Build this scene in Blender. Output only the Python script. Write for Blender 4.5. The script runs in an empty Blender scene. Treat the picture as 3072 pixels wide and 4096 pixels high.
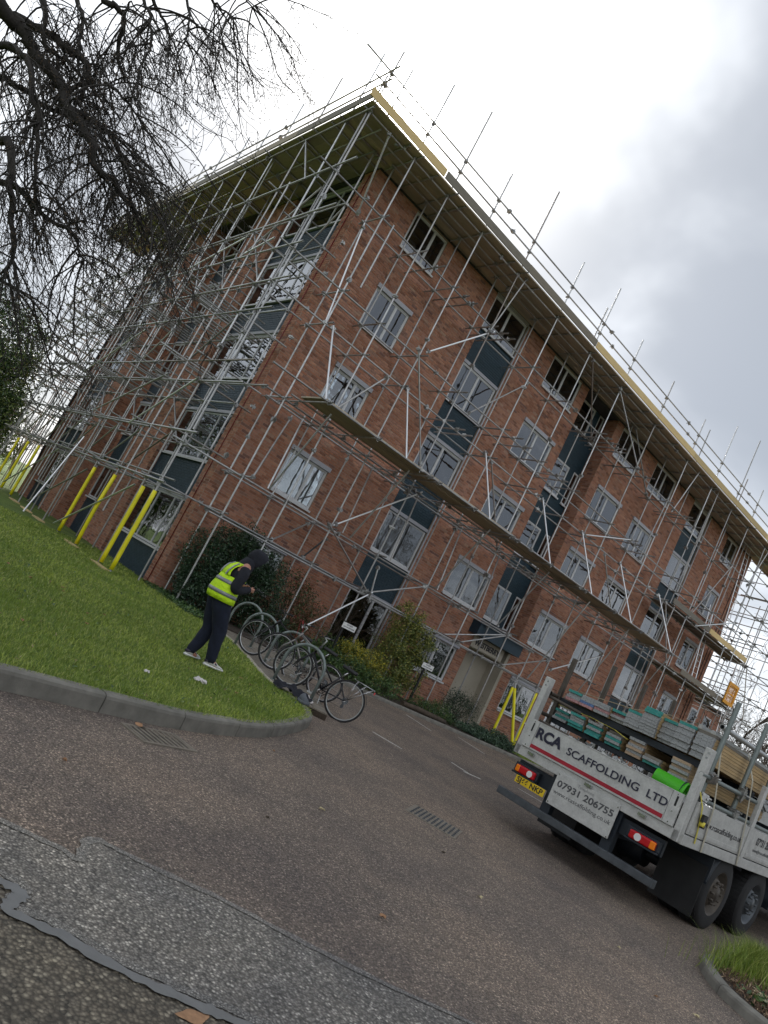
import bpy, math, random
import numpy as np
from mathutils import Vector, Matrix, Quaternion
random.seed(7); rng = np.random.default_rng(7)
R = math.radians
SC = bpy.context.scene
COL = SC.collection

# ------------------------------------------------------------------ camera
cam_d = bpy.data.cameras.new('camera'); cam = bpy.data.objects.new('camera', cam_d); COL.objects.link(cam)
CAM = Vector((-7.725, -17.864, 1.231))
Rv = Vector((0.67794, -0.58585, 0.44405)); Uv = Vector((-0.44378, 0.15540, 0.88256)); Fv = Vector((0.58605, 0.79538, 0.15464))
m = Matrix((Rv, Uv, -Fv)).transposed().to_4x4(); m.translation = CAM
cam.matrix_world = m
cam_d.sensor_fit = 'HORIZONTAL'; cam_d.sensor_width = 36.0; cam_d.lens = 34.64
cam_d.clip_start = 0.05; cam_d.clip_end = 2000
SC.camera = cam
SC.render.resolution_x = 768; SC.render.resolution_y = 1024

# ------------------------------------------------------------------ light
SUN_EL, SUN_AZ = 34.0, 22.6                     # degrees above horizon; from +Y towards +X
sdir = Vector((math.sin(R(SUN_AZ))*math.cos(R(SUN_EL)), math.cos(R(SUN_AZ))*math.cos(R(SUN_EL)), math.sin(R(SUN_EL))))
w = bpy.data.worlds.new('World'); SC.world = w; w.use_nodes = True
nt = w.node_tree; nt.nodes.clear(); N = nt.nodes.new; L = nt.links.new
out = N('ShaderNodeOutputWorld'); bg = N('ShaderNodeBackground'); bg.inputs['Strength'].default_value = 0.1
sky = N('ShaderNodeTexSky'); sky.sky_type = 'NISHITA'; sky.sun_disc = False
sky.sun_elevation = R(SUN_EL); sky.sun_rotation = R(SUN_AZ)
def wmath(op, a, b=None, clamp=False):
    n = N('ShaderNodeMath'); n.operation = op; n.use_clamp = clamp
    for i, v in enumerate((a, b)):
        if v is None: continue
        if isinstance(v, (int, float)): n.inputs[i].default_value = v
        else: L(v, n.inputs[i])
    return n.outputs[0]
tc = N('ShaderNodeTexCoord'); sp = N('ShaderNodeSeparateXYZ'); L(tc.outputs['Generated'], sp.inputs[0])
den = wmath('ADD', wmath('MAXIMUM', sp.outputs[2], 0.0), 0.35)
cx = N('ShaderNodeCombineXYZ'); L(wmath('DIVIDE', sp.outputs[0], den), cx.inputs[0]); L(wmath('DIVIDE', sp.outputs[1], den), cx.inputs[1])
n1 = N('ShaderNodeTexNoise'); n1.inputs['Scale'].default_value = 1.5; n1.inputs['Detail'].default_value = 5; n1.inputs['Roughness'].default_value = 0.48; n1.inputs['Distortion'].default_value = 0.35
mp = N('ShaderNodeMapping'); mp.inputs['Location'].default_value = (2.35, 0.9, 0.3); L(cx.outputs[0], mp.inputs[0]); L(mp.outputs[0], n1.inputs['Vector'])
dp = N('ShaderNodeVectorMath'); dp.operation = 'DOT_PRODUCT'; dp.inputs[1].default_value = sdir
nm = N('ShaderNodeVectorMath'); nm.operation = 'NORMALIZE'; L(tc.outputs['Generated'], nm.inputs[0]); L(nm.outputs[0], dp.inputs[0])
dot = wmath('MAXIMUM', dp.outputs['Value'], 0.0)
mr = N('ShaderNodeMapRange'); mr.inputs['From Min'].default_value = 0.38; mr.inputs['From Max'].default_value = 0.68; mr.interpolation_type = 'SMOOTHSTEP'
L(n1.outputs['Fac'], mr.inputs['Value'])
cr = N('ShaderNodeMix'); cr.data_type = 'RGBA'
cr.inputs['A'].default_value = (1.55, 1.68, 1.88, 1); cr.inputs['B'].default_value = (4.7, 4.85, 5.05, 1)
L(mr.outputs[0], cr.inputs['Factor'])
glow = wmath('ADD', wmath('ADD', wmath('MULTIPLY', wmath('POWER', dot, 16), 1.3), wmath('MULTIPLY', wmath('POWER', dot, 90), 6.0)), wmath('MULTIPLY', wmath('POWER', dot, 1500), 120.0))
gc = N('ShaderNodeCombineXYZ'); L(glow, gc.inputs[0]); L(wmath('MULTIPLY', glow, 0.98), gc.inputs[1]); L(wmath('MULTIPLY', glow, 0.93), gc.inputs[2])
add = N('ShaderNodeVectorMath'); add.operation = 'ADD'; L(cr.outputs['Result'], add.inputs[0]); L(gc.outputs[0], add.inputs[1])
mx = N('ShaderNodeMix'); mx.data_type = 'RGBA'; mx.inputs['Factor'].default_value = 0.94
L(sky.outputs[0], mx.inputs['A']); L(add.outputs[0], mx.inputs['B'])
L(mx.outputs['Result'], bg.inputs['Color']); L(bg.outputs[0], out.inputs[0])
sd = bpy.data.lights.new('sun', 'SUN'); sd.energy = 1.1; sd.angle = R(12); sd.color = (1.0, 0.95, 0.86)
so = bpy.data.objects.new('sun', sd); COL.objects.link(so); so.rotation_euler = sdir.to_track_quat('Z', 'Y').to_euler()
SC.view_settings.view_transform = 'Standard'; SC.view_settings.look = 'None'; SC.view_settings.gamma = 1.0
SC.view_settings.exposure = 1.5; SC.view_settings.use_curve_mapping = False
try:
    SC.cycles.max_bounces = 6; SC.cycles.diffuse_bounces = 3; SC.cycles.transparent_max_bounces = 12; SC.cycles.glossy_bounces = 3
    SC.cycles.caustics_reflective = False; SC.cycles.caustics_refractive = False
except Exception: pass

# ------------------------------------------------------------------ materials
class NT:
    def __init__(s, name):
        s.m = bpy.data.materials.new(name); s.m.use_nodes = True; s.t = s.m.node_tree; s.t.nodes.clear()
        s.o = s.n('ShaderNodeOutputMaterial')
    def n(s, ty, **k):
        x = s.t.nodes.new(ty)
        for a, b in k.items():
            if hasattr(x, a): setattr(x, a, b)
        return x
    def l(s, a, b): s.t.links.new(a, b)
    def noise(s, scale, detail=4, rough=.5, vec=None, dist=0):
        x = s.n('ShaderNodeTexNoise'); x.inputs['Scale'].default_value = scale; x.inputs['Detail'].default_value = detail
        x.inputs['Roughness'].default_value = rough; x.inputs['Distortion'].default_value = dist
        s.l(vec if vec else s.coord(), x.inputs['Vector']); return x.outputs['Fac']
    def coord(s, which='Object'):
        if not hasattr(s, '_tc'): s._tc = s.n('ShaderNodeTexCoord')
        return s._tc.outputs[which]
    def world(s):
        if not hasattr(s, '_g'): s._g = s.n('ShaderNodeNewGeometry')
        return s._g.outputs['Position']
    def ramp(s, fac, stops, interp='LINEAR'):
        x = s.n('ShaderNodeValToRGB'); e = x.color_ramp.elements; x.color_ramp.interpolation = interp
        while len(e) < len(stops): e.new(0.5)
        for i, (p, c) in enumerate(stops): e[i].position = p; e[i].color = (*c, 1) if len(c) == 3 else c
        s.l(fac, x.inputs[0]); return x.outputs[0]
    def math(s, op, a, b=0.0, clamp=False):
        x = s.n('ShaderNodeMath'); x.operation = op; x.use_clamp = clamp
        for i, v in enumerate((a, b)):
            if isinstance(v, (int, float)): x.inputs[i].default_value = v
            else: s.l(v, x.inputs[i])
        return x.outputs[0]
    def mix(s, f, a, b, mode='MIX'):
        x = s.n('ShaderNodeMix'); x.data_type = 'RGBA'; x.blend_type = mode
        for k, v in (('Factor', f), ('A', a), ('B', b)):
            if isinstance(v, (int, float)): x.inputs[k].default_value = v
            elif isinstance(v, tuple): x.inputs[k].default_value = (*v, 1) if len(v) == 3 else v
            else: s.l(v, x.inputs[k])
        return x.outputs['Result']
    def bump(s, h, strength=.3, dist=.01, normal=None):
        x = s.n('ShaderNodeBump'); x.inputs['Strength'].default_value = strength; x.inputs['Distance'].default_value = dist
        s.l(h, x.inputs['Height'])
        if normal: s.l(normal, x.inputs['Normal'])
        return x.outputs[0]
    def bsdf(s, col, rough=.6, metal=0., normal=None, **k):
        b = s.n('ShaderNodeBsdfPrincipled')
        for nme, v in (('Base Color', col), ('Roughness', rough), ('Metallic', metal)):
            if isinstance(v, (int, float)): b.inputs[nme].default_value = v
            elif isinstance(v, tuple): b.inputs[nme].default_value = (*v, 1) if len(v) == 3 else v
            else: s.l(v, b.inputs[nme])
        if normal: s.l(normal, b.inputs['Normal'])
        for a, v in k.items(): b.inputs[a.replace('_', ' ')].default_value = v
        s.l(b.outputs[0], s.o.inputs[0]); return b
    def rnd(s):
        a = s.n('ShaderNodeAttribute'); a.attribute_name = 'rnd'; o = s.n('ShaderNodeObjectInfo')
        return s.math('FRACT', s.math('ADD', a.outputs['Fac'], o.outputs['Random']))
M = {}
def simple(name, col, rough=.6, metal=0., var=.25, scale=6, bump=0., bscale=40, **k):
    t = NT(name); f = t.noise(scale, 5, .6)
    dark = tuple(c*(1-var) for c in col); lite = tuple(min(1, c*(1+var)) for c in col)
    c = t.ramp(f, [(.3, dark), (.7, lite)])
    nrm = t.bump(t.noise(bscale, 4, .6), .5, bump) if bump else None
    t.bsdf(c, rough, metal, nrm, **k); M[name] = t.m; return t.m
# bricks
def brick_mat(name, stops, rough=.85):
    t = NT(name); r = t.rnd(); c = t.ramp(r, stops)
    n = t.noise(9, 6, .65, t.world()); c = t.mix(.55, c, t.ramp(n, [(.25, (.45, .43, .42)), (.7, (1.15, 1.12, 1.1))]), 'MULTIPLY')
    n2 = t.noise(70, 3, .6, t.world())
    big = t.noise(.45, 3, .5, t.world()); c = t.mix(.5, c, t.ramp(big, [(.3, (.72, .72, .74)), (.7, (1.1, 1.08, 1.05))]), 'MULTIPLY')
    t.bsdf(c, rough, 0, t.bump(n2, .6, .004)); M[name] = t.m
brick_mat('brick', [(0, (.26, .115, .075)), (.15, (.38, .165, .10)), (.4, (.46, .215, .135)), (.62, (.42, .215, .155)), (.8, (.53, .27, .17)), (.93, (.22, .11, .09)), (1, (.50, .31, .22))])
t = NT('navy'); r = t.rnd(); c = t.ramp(r, [(0, (.012, .034, .050)), (1, (.018, .046, .066))])
c = t.mix(.4, c, t.ramp(t.noise(3, 5, .6, t.world()), [(.3, (.8, .8, .8)), (.7, (1.25, 1.25, 1.25))]), 'MULTIPLY')
t.bsdf(c, .5, 0, t.bump(t.noise(60, 3, .5, t.world()), .4, .003)); M['navy'] = t.m
simple('mortar', (.36, .27, .21), .9, var=.2, scale=8, bump=.004)
simple('mortar_navy', (.010, .028, .042), .6, var=.2, scale=8)
simple('upvc', (.62, .62, .63), .35, var=.05)
simple('shutter_grey', (.40, .40, .44), .45, var=.06)
simple('navy_trim', (.010, .035, .058), .45, var=.15)
simple('beige', (.42, .38, .31), .8, var=.08, scale=2)
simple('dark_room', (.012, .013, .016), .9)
simple('black', (.012, .012, .013), .5)
simple('letter_black', (.015, .014, .02), .5, var=.05)
simple('navy_letter', (.018, .018, .04), .5, var=.05)
simple('white_paint', (.75, .75, .73), .5, var=.05)
simple('red_paint', (.36, .012, .03), .45, var=.2, scale=3)
simple('yellow_plastic', (.84, .74, .015), .42, var=.07, scale=5)
simple('orange_yellow', (.75, .33, .01), .5, var=.1)
simple("concrete", (.19, .18, .155), .9, var=.3, scale=5, bump=.006, bscale=90)
simple('soil', (.045, .032, .022), .95, var=.5, scale=9, bump=.03, bscale=25)
simple('roofing', (.05, .05, .05), .9)
simple('bark', (.030, .026, .022), .9, var=.4, scale=14, bump=.02, bscale=40)
simple('bark_brown', (.075, .055, .038), .9, var=.35, scale=10)
simple('twig_grey', (.11, .095, .078), .9, var=.35, scale=10)
simple('bud', (.07, .045, .025), .7)
simple('rubber', (.018, .018, .019), .75, var=.3, bump=.002, bscale=120)
simple('chassis', (.012, .018, .026), .55, var=.3)
simple('chrome', (.55, .55, .56), .22, 1., var=.1)
simple('alu_brush', (.42, .43, .42), .42, .75, var=.1, scale=3)
simple('bike_black', (.012, .012, .016), .3, var=.2)
simple('bike_silver', (.25, .235, .22), .32, .5, var=.1)
simple('bike_white', (.6, .6, .6), .35, var=.1)
simple('stand_grey', (.20, .23, .22), .5, .4, var=.25, scale=12)
simple('steel_dark', (.10, .11, .12), .5, .6, var=.3)
simple('denim_navy', (.010, .014, .030), .95, var=.25, scale=14, bump=.008, bscale=18)
simple('hoodie', (.014, .015, .022), .95, var=.25, scale=14, bump=.008, bscale=22)
simple('skin', (.46, .22, .15), .5, var=.1, Subsurface_Weight=.1)
simple('grey_tape', (.24, .25, .26), .4, .2, var=.08)
simple('shoe_white', (.62, .60, .56), .6, var=.08)
simple('shoe_dark', (.03, .022, .04), .6)
simple('grey_wool', (.11, .12, .135), .95, var=.2, bump=.01, bscale=90)
simple('glove_white', (.62, .58, .56), .8, var=.12, scale=20)
simple('green_bin', (.10, .62, .03), .4, var=.05)
simple('tape_yellow', (.72, .62, .08), .6)
simple('strap_cream', (.45, .42, .33), .7)
simple('deep_red', (.20, .01, .015), .4, var=.2)
simple('amber', (.9, .22, .01), .25, var=.05)
simple('light_red', (.50, .012, .02), .2, var=.05)
simple('plate_yellow', (.75, .52, .02), .4, var=.04)
simple('leaf_litter', (.34, .19, .10), .8, var=.3, scale=30)
simple('leaf_pale', (.55, .47, .28), .8, var=.2, scale=30)
simple('flower_red', (.55, .02, .04), .6)
simple('grate_light', (.24, .21, .17), .6, .3, var=.25, scale=10)
simple('grate_iron', (.10, .085, .07), .6, .5, var=.25, scale=10)
simple('paint_white_worn', (.62, .60, .55), .8, var=.3, scale=25)
simple('paint_yellow_worn', (.55, .42, .10), .8, var=.3, scale=25)
# vest
t = NT('hi_vis'); c = t.ramp(t.noise(7, 4, .6), [(.3, (.50, .80, .005)), (.7, (.66, .95, .02))])
t.bsdf(c, .75, 0, t.bump(t.noise(9, 4, .6), 1., .03)); M['hi_vis'] = t.m
# weathered painted panel on the truck
t = NT('truck_alu'); c = t.ramp(t.noise(7, 8, .7), [(.3, (.44, .44, .42)), (.5, (.56, .56, .54)), (.75, (.66, .66, .63))])
c = t.mix(.5, c, t.ramp(t.noise(40, 4, .7), [(.3, (.75, .75, .74)), (.7, (1.1, 1.1, 1.1))]), 'MULTIPLY')
t.bsdf(c, .5, .25, t.bump(t.noise(30, 3, .6), .2, .003)); M['truck_alu'] = t.m
# galvanised tube, tone per tube
t = NT('galvanised'); r = t.n('ShaderNodeObjectInfo').outputs['Random']
c = t.ramp(r, [(0, (.32, .32, .32)), (.3, (.52, .52, .52)), (.6, (.38, .37, .355)), (.82, (.62, .63, .64)), (1, (.25, .21, .18))], 'LINEAR')
c = t.mix(.6, c, t.ramp(t.noise(5, 6, .7, t.world()), [(.3, (.55, .52, .5)), (.55, (1., 1., 1.)), (.75, (1.25, 1.25, 1.25))]), 'MULTIPLY')
t.bsdf(c, t.ramp(t.noise(14, 4, .6, t.world()), [(.3, (.33,)*3), (.7, (.55,)*3)]), .75, t.bump(t.noise(60, 3, .6, t.world()), .3, .002)); M['galvanised'] = t.m
simple('silver_tube', (.80, .81, .82), .3, .8, var=.1)
simple('coupler_steel', (.34, .34, .33), .4, .8, var=.35, scale=30)
# timber boards
def timber(name, stops, sc=1.0):
    t = NT(name); mpn = t.n('ShaderNodeMapping'); mpn.inputs['Scale'].default_value = (1.2*sc, 22*sc, 22*sc); t.l(t.coord('Object'), mpn.inputs[0])
    g = t.noise(3, 6, .65, mpn.outputs[0], 1.2); r = t.rnd()
    c = t.ramp(g, stops); c = t.mix(.7, c, t.ramp(r, [(0, (.68, .67, .66)), (.5, (1., 1., 1.)), (1, (1.18, 1.12, 1.0))]), 'MULTIPLY')
    t.bsdf(c, .75, 0, t.bump(g, .4, .004)); M[name] = t.m
timber('board_wood', [(.25, (.36, .30, .235)), (.5, (.47, .40, .31)), (.75, (.56, .49, .39))])
timber('toe_wood', [(.25, (.50, .37, .17)), (.5, (.66, .50, .25)), (.75, (.74, .60, .33))])
timber('grey_wood', [(.25, (.13, .115, .095)), (.5, (.20, .18, .15)), (.75, (.27, .25, .21))])
timber('load_wood', [(.25, (.30, .20, .10)), (.5, (.46, .33, .17)), (.75, (.54, .41, .24))])
t = NT('board_end'); v = t.n('ShaderNodeTexVoronoi'); v.inputs['Scale'].default_value = 55; t.l(t.coord('Object'), v.inputs['Vector'])
c = t.ramp(v.outputs['Distance'], [(.18, (.07, .065, .06)), (.3, (.36, .365, .37))]); t.bsdf(c, .45, .5); M['board_end'] = t.m
t = NT('board_end_teal'); c = t.ramp(t.noise(30, 5, .7), [(.35, (.02, .22, .19)), (.6, (.05, .30, .27)), (.75, (.3, .3, .28))]); t.bsdf(c, .6); M['board_end_teal'] = t.m
# glass
t = NT('glass'); gl = t.n('ShaderNodeBsdfGlossy'); gl.inputs['Roughness'].default_value = .015; gl.inputs['Color'].default_value = (.93, .96, 1, 1)
tr = t.n('ShaderNodeBsdfTransparent'); tr.inputs['Color'].default_value = (.72, .77, .78, 1)
fr = t.n('ShaderNodeFresnel'); fr.inputs['IOR'].default_value = 1.9
b = t.bump(t.noise(2.2, 2, .5), .35, .012); t.l(b, gl.inputs['Normal'])
ms = t.n('ShaderNodeMixShader'); t.l(t.math('MINIMUM', t.math('ADD', t.math('MULTIPLY', fr.outputs[0], 1.05), .10), 1.), ms.inputs[0]); t.l(tr.outputs[0], ms.inputs[1]); t.l(gl.outputs[0], ms.inputs[2]); t.l(ms.outputs[0], t.o.inputs[0]); M['glass'] = t.m
simple('curtain', (.42, .46, .48), .9, var=.06)
simple('curtain_grey', (.22, .26, .26), .9, var=.1)
# leaves
def leafmat(name, stops, rough=.38, spec=.5):
    t = NT(name); c = t.ramp(t.rnd(), stops)
    b = t.bsdf(c, rough, 0); b.inputs['Specular IOR Level'].default_value = spec
    try: b.inputs['Transmission Weight'].default_value = 0
    except Exception: pass
    M[name] = t.m
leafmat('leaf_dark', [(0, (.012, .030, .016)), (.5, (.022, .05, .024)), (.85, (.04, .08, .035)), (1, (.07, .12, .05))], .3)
leafmat('leaf_mid', [(0, (.02, .05, .015)), (.5, (.045, .10, .03)), (.9, (.10, .17, .04)), (1, (.16, .20, .05))])
leafmat('leaf_varieg', [(0, (.05, .085, .02)), (.35, (.11, .15, .035)), (.7, (.30, .29, .06)), (1, (.50, .45, .14))])
leafmat('leaf_yellow', [(0, (.05, .09, .02)), (.45, (.10, .15, .03)), (.75, (.42, .36, .04)), (1, (.62, .50, .05))])
leafmat('leaf_laurel', [(0, (.02, .05, .02)), (.4, (.06, .11, .035)), (.75, (.17, .25, .07)), (1, (.36, .42, .14))], .25)
leafmat('leaf_red', [(0, (.03, .06, .02)), (.7, (.07, .09, .03)), (1, (.25, .06, .04))])
leafmat('needle', [(0, (.012, .028, .016)), (1, (.035, .06, .03))], .6)
leafmat('grass_blade', [(0, (.09, .15, .018)), (.5, (.24, .33, .035)), (.85, (.36, .44, .06)), (1, (.45, .45, .16))], .55)
leafmat('ivy', [(0, (.02, .05, .03)), (1, (.10, .16, .09))], .4)
# lawn base
t = NT('lawn'); f = t.noise(.9, 5, .6, t.world()); f2 = t.noise(26, 5, .7, t.world())
c = t.ramp(f, [(.3, (.07, .12, .02)), (.55, (.13, .20, .03)), (.75, (.20, .24, .05))]); c = t.mix(.7, c, t.ramp(f2, [(.3, (.5, .5, .5)), (.7, (1.3, 1.3, 1.2))]), 'MULTIPLY')
t.bsdf(c, .9, 0, t.bump(f2, 1., .03)); M['lawn'] = t.m
# asphalt with chippings
def asphalt(name, dark, mid, pale, chip, stain=True):
    t = NT(name); W = t.world()
    v = t.n('ShaderNodeTexVoronoi'); v.inputs['Scale'].default_value = chip; t.l(W, v.inputs['Vector']); v.inputs['Randomness'].default_value = 1
    sepv = t.n('ShaderNodeSeparateColor'); t.l(v.outputs['Color'], sepv.inputs[0])
    c = t.ramp(sepv.outputs[0], [(0, dark), (.45, mid), (.82, mid), (1, pale)])
    c = t.mix(.75, c, t.ramp(v.outputs['Distance'], [(.25, (1.15, 1.15, 1.15)), (.62, (.30, .29, .28))]), 'MULTIPLY')
    c = t.mix(.9, c, t.ramp(t.noise(.55, 5, .55, W), [(.3, (.66, .66, .70)), (.5, (1., .98, .95)), (.72, (1.28, 1.2, 1.1))]), 'MULTIPLY')
    c = t.mix(.8, c, t.ramp(t.noise(3.2, 6, .7, W, 1.), [(.3, (.72, .72, .72)), (.6, (1.08, 1.05, 1.))]), 'MULTIPLY')
    if stain: c = t.mix(t.math('MULTIPLY', t.ramp(t.noise(.8, 4, .6, W, .5), [(.62, (0, 0, 0)), (.75, (1, 1, 1))]), .35), c, (.10, .085, .055))
    h = t.math('SUBTRACT', 1., v.outputs['Distance'])
    t.bsdf(c, .68, 0, t.bump(h, 1., .012)); M[name] = t.m
asphalt('tarmac', (.14, .115, .10), (.30, .245, .205), (.70, .58, .48), 85)
asphalt('tarmac_grey', (.15, .145, .135), (.32, .305, .28), (.75, .72, .66), 70, False)
asphalt('tarmac_dark', (.10, .09, .07), (.20, .175, .135), (.40, .36, .28), 55, False)
asphalt('sealing_band', (.22, .22, .21), (.38, .37, .35), (.70, .68, .64), 110, False)
simple('seal_smooth', (.17, .17, .165), .7, var=.15, bump=.002, bscale=60)

# ------------------------------------------------------------------ mesh helpers
class MB:
    """collects geometry for ONE mesh"""
    def __init__(s): s.v = []; s.f = []; s.mi = []; s.r = []; s.sm = []
    def add(s, vs, fs, mi=0, rnd=None, smooth=False):
        o = len(s.v); s.v += [tuple(p) for p in vs]
        for f in fs: s.f.append([o+i for i in f]); s.mi.append(mi); s.r.append(random.random() if rnd is None else rnd); s.sm.append(smooth)
        return s
    def box(s, a, b, mi=0, rnd=None, M4=None):
        (x0, y0, z0), (x1, y1, z1) = a, b
        vs = [(x0,y0,z0),(x1,y0,z0),(x1,y1,z0),(x0,y1,z0),(x0,y0,z1),(x1,y0,z1),(x1,y1,z1),(x0,y1,z1)]
        if M4 is not None: vs = [M4 @ Vector(p) for p in vs]
        if rnd is None: rnd = random.random()
        return s.add(vs, [(0,3,2,1),(4,5,6,7),(0,1,5,4),(1,2,6,5),(2,3,7,6),(3,0,4,7)], mi, rnd)
    def tube(s, pts, rad, n=8, mi=0, cap=True, smooth=True):
        pts = [Vector(p) for p in pts]; k = len(pts)
        if not hasattr(rad, '__len__'): rad = [rad]*k
        vs = []; prev = None
        for i, p in enumerate(pts):
            d = (pts[min(i+1, k-1)] - pts[max(i-1, 0)])
            if d.length < 1e-9: d = Vector((0, 0, 1))
            d.normalize()
            if prev is None: a = d.orthogonal().normalized()
            else:
                a = prev - d*prev.dot(d)
                a = a.normalized() if a.length > 1e-6 else d.orthogonal().normalized()
            prev = a; b = d.cross(a)
            for j in range(n):
                t_ = 2*math.pi*j/n; vs.append(p + (a*math.cos(t_) + b*math.sin(t_))*rad[i])
        fs = [(i*n+j, i*n+(j+1) % n, (i+1)*n+(j+1) % n, (i+1)*n+j) for i in range(k-1) for j in range(n)]
        s.add(vs, fs, mi, .5, smooth)
        if cap:
            o = len(s.v) - len(vs)
            s.f.append([o+j for j in range(n)][::-1]); s.f.append([o+(k-1)*n+j for j in range(n)])
            s.mi += [mi, mi]; s.r += [.5, .5]; s.sm += [False, False]
        return s
    def loft(s, rings, mi=0, cap=True, smooth=True):
        n = len(rings[0]); k = len(rings); o = len(s.v)
        fs = [(i*n+j, i*n+(j+1) % n, (i+1)*n+(j+1) % n, (i+1)*n+j) for i in range(k-1) for j in range(n)]
        s.add([p for r_ in rings for p in r_], fs, mi, .5, smooth)
        if cap:
            s.f.append([o+j for j in range(n)][::-1]); s.f.append([o+(k-1)*n+j for j in range(n)]); s.mi += [mi, mi]; s.r += [.5, .5]; s.sm += [smooth, smooth]
        return s
    def build(s, name, mats, parent=None, loc=None):
        me = bpy.data.meshes.new(name); me.from_pydata([tuple(p) for p in s.v], [], s.f)
        if not isinstance(mats, (list, tuple)): mats = [mats]
        for mm in mats: me.materials.append(M[mm] if isinstance(mm, str) else mm)
        me.polygons.foreach_set('material_index', s.mi); me.polygons.foreach_set('use_smooth', s.sm)
        at = me.attributes.new('rnd', 'FLOAT', 'FACE'); at.data.foreach_set('value', s.r)
        me.update()
        return link(name, me, parent, loc)
def link(name, me, parent=None, loc=None):
    o = bpy.data.objects.new(name, me); COL.objects.link(o)
    if parent: o.parent = parent
    if loc is not None: o.location = loc
    return o
def np_mesh(name, verts, faces, mats, mi=None, rnd=None, parent=None, smooth=False):
    """verts (n,3), faces (m,k) numpy -> one object, fast"""
    me = bpy.data.meshes.new(name); nv, (nf, k) = len(verts), faces.shape
    me.vertices.add(nv); me.vertices.foreach_set('co', np.asarray(verts, np.float32).ravel())
    me.loops.add(nf*k); me.loops.foreach_set('vertex_index', faces.astype(np.int32).ravel())
    me.polygons.add(nf); me.polygons.foreach_set('loop_start', np.arange(0, nf*k, k, dtype=np.int32))
    for mm in (mats if isinstance(mats, (list, tuple)) else [mats]): me.materials.append(M[mm])
    if mi is not None: me.polygons.foreach_set('material_index', mi.astype(np.int32))
    me.polygons.foreach_set('use_smooth', np.full(nf, smooth))
    at = me.attributes.new('rnd', 'FLOAT', 'FACE'); at.data.foreach_set('value', (rng.random(nf) if rnd is None else rnd).astype(np.float32))
    me.update(calc_edges=True); me.validate()
    return link(name, me, parent)
def thing(name, label, cat, loc=(0, 0, 0), rz=0, group=None):
    o = bpy.data.objects.new(name, None); COL.objects.link(o); o.location = loc; o.rotation_euler = (0, 0, rz); o.empty_display_size = .2
    o['label'] = label; o['category'] = cat
    if group: o['group'] = group
    return o
def tag(o, label, cat, group=None, kind=None):
    o['label'] = label; o['category'] = cat
    if group: o['group'] = group
    if kind: o['kind'] = kind
    return o
def struct(o, label=None):
    o['kind'] = 'structure'
    if label: o['label'] = label
    return o
def stuff(o): o['kind'] = 'stuff'; return o
def copy_tree(o, parent=None):
    c = o.copy(); COL.objects.link(c); c.parent = parent
    for ch in list(o.children): copy_tree(ch, c)
    return c
FONT = {}
def text_obj(body, size, parent, mat, loc, xdir, ydir, name='lettering', align='LEFT', weight=0., depth=.0015, sx=1., shear=0., space=1.):
    cu = bpy.data.curves.new(name, 'FONT'); cu.body = body; cu.size = size; cu.extrude = depth; cu.offset = weight; cu.align_x = align; cu.shear = shear; cu.space_character = space
    to = bpy.data.objects.new(name, cu); COL.objects.link(to)
    bpy.context.view_layer.update()
    me = bpy.data.meshes.new_from_object(to.evaluated_get(bpy.context.evaluated_depsgraph_get())); bpy.data.objects.remove(to)
    me.materials.clear(); me.materials.append(M[mat])
    o = link(name, me, parent)
    X = Vector(xdir).normalized(); Y = Vector(ydir).normalized(); Z = X.cross(Y)
    mt = Matrix((X*sx, Y, Z)).transposed().to_4x4(); mt.translation = Vector(loc); o.matrix_local = mt
    return o
UT = {}
def unit_tube(n=10):
    if n not in UT:
        b = MB(); a = [Vector((math.cos(2*math.pi*i/n), math.sin(2*math.pi*i/n), 0)) for i in range(n)]
        ins = [p*.84 for p in a]; up = Vector((0, 0, 1))
        vs = a + [p+up for p in a] + ins + [p+up for p in ins]
        b.add(vs, [(i, (i+1) % n, n+(i+1) % n, n+i) for i in range(n)], 0, .5, True)
        b.add(vs, [(n+i, n+(i+1) % n, 3*n+(i+1) % n, 3*n+i) for i in range(n)] + [((i+1) % n, i, 2*n+i, 2*n+(i+1) % n) for i in range(n)] + [(2*n+(i+1) % n, 2*n+i, 3*n+i, 3*n+(i+1) % n) for i in range(n)], 0, .5, False)
        me = bpy.data.meshes.new('tube'); me.from_pydata([tuple(p) for p in b.v], [], b.f); me.polygons.foreach_set('use_smooth', b.sm)
        me.materials.append(M['galvanised']); UT[n] = me
    return UT[n]
UTM = {}
def tube_obj(name, a, b, parent, r=.0242, mat=None, n=10):
    a, b = Vector(a), Vector(b); d = b-a
    me = unit_tube(n)
    if mat:
        if (mat, n) not in UTM: m2 = me.copy(); m2.materials.clear(); m2.materials.append(M[mat]); UTM[(mat, n)] = m2
        me = UTM[(mat, n)]
    o = link(name, me, parent); q = d.to_track_quat('Z', 'Y')
    o.matrix_local = Matrix.Translation(a) @ q.to_matrix().to_4x4() @ Matrix.Diagonal((r, r, d.length, 1))
    return o
def zroad(y): return -0.2 + 0.008*(min(y, -4) + 4)
ZL = -0.13                                            # lawn level
def smoothpath(P, n=6, closed=False):
    P = [Vector(p) for p in P]; out_ = []; k = len(P)
    for i in range(k if closed else k-1):
        p0, p1, p2, p3 = (P[(i-1) % k], P[i], P[(i+1) % k], P[(i+2) % k]) if closed else (P[max(i-1, 0)], P[i], P[i+1], P[min(i+2, k-1)])
        for j in range(n):
            t_ = j/n; out_.append(.5*((2*p1) + (p2-p0)*t_ + (2*p0-5*p1+4*p2-p3)*t_*t_ + (3*p1-p0-3*p2+p3)*t_**3))
    if not closed: out_.append(P[-1])
    return out_

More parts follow.
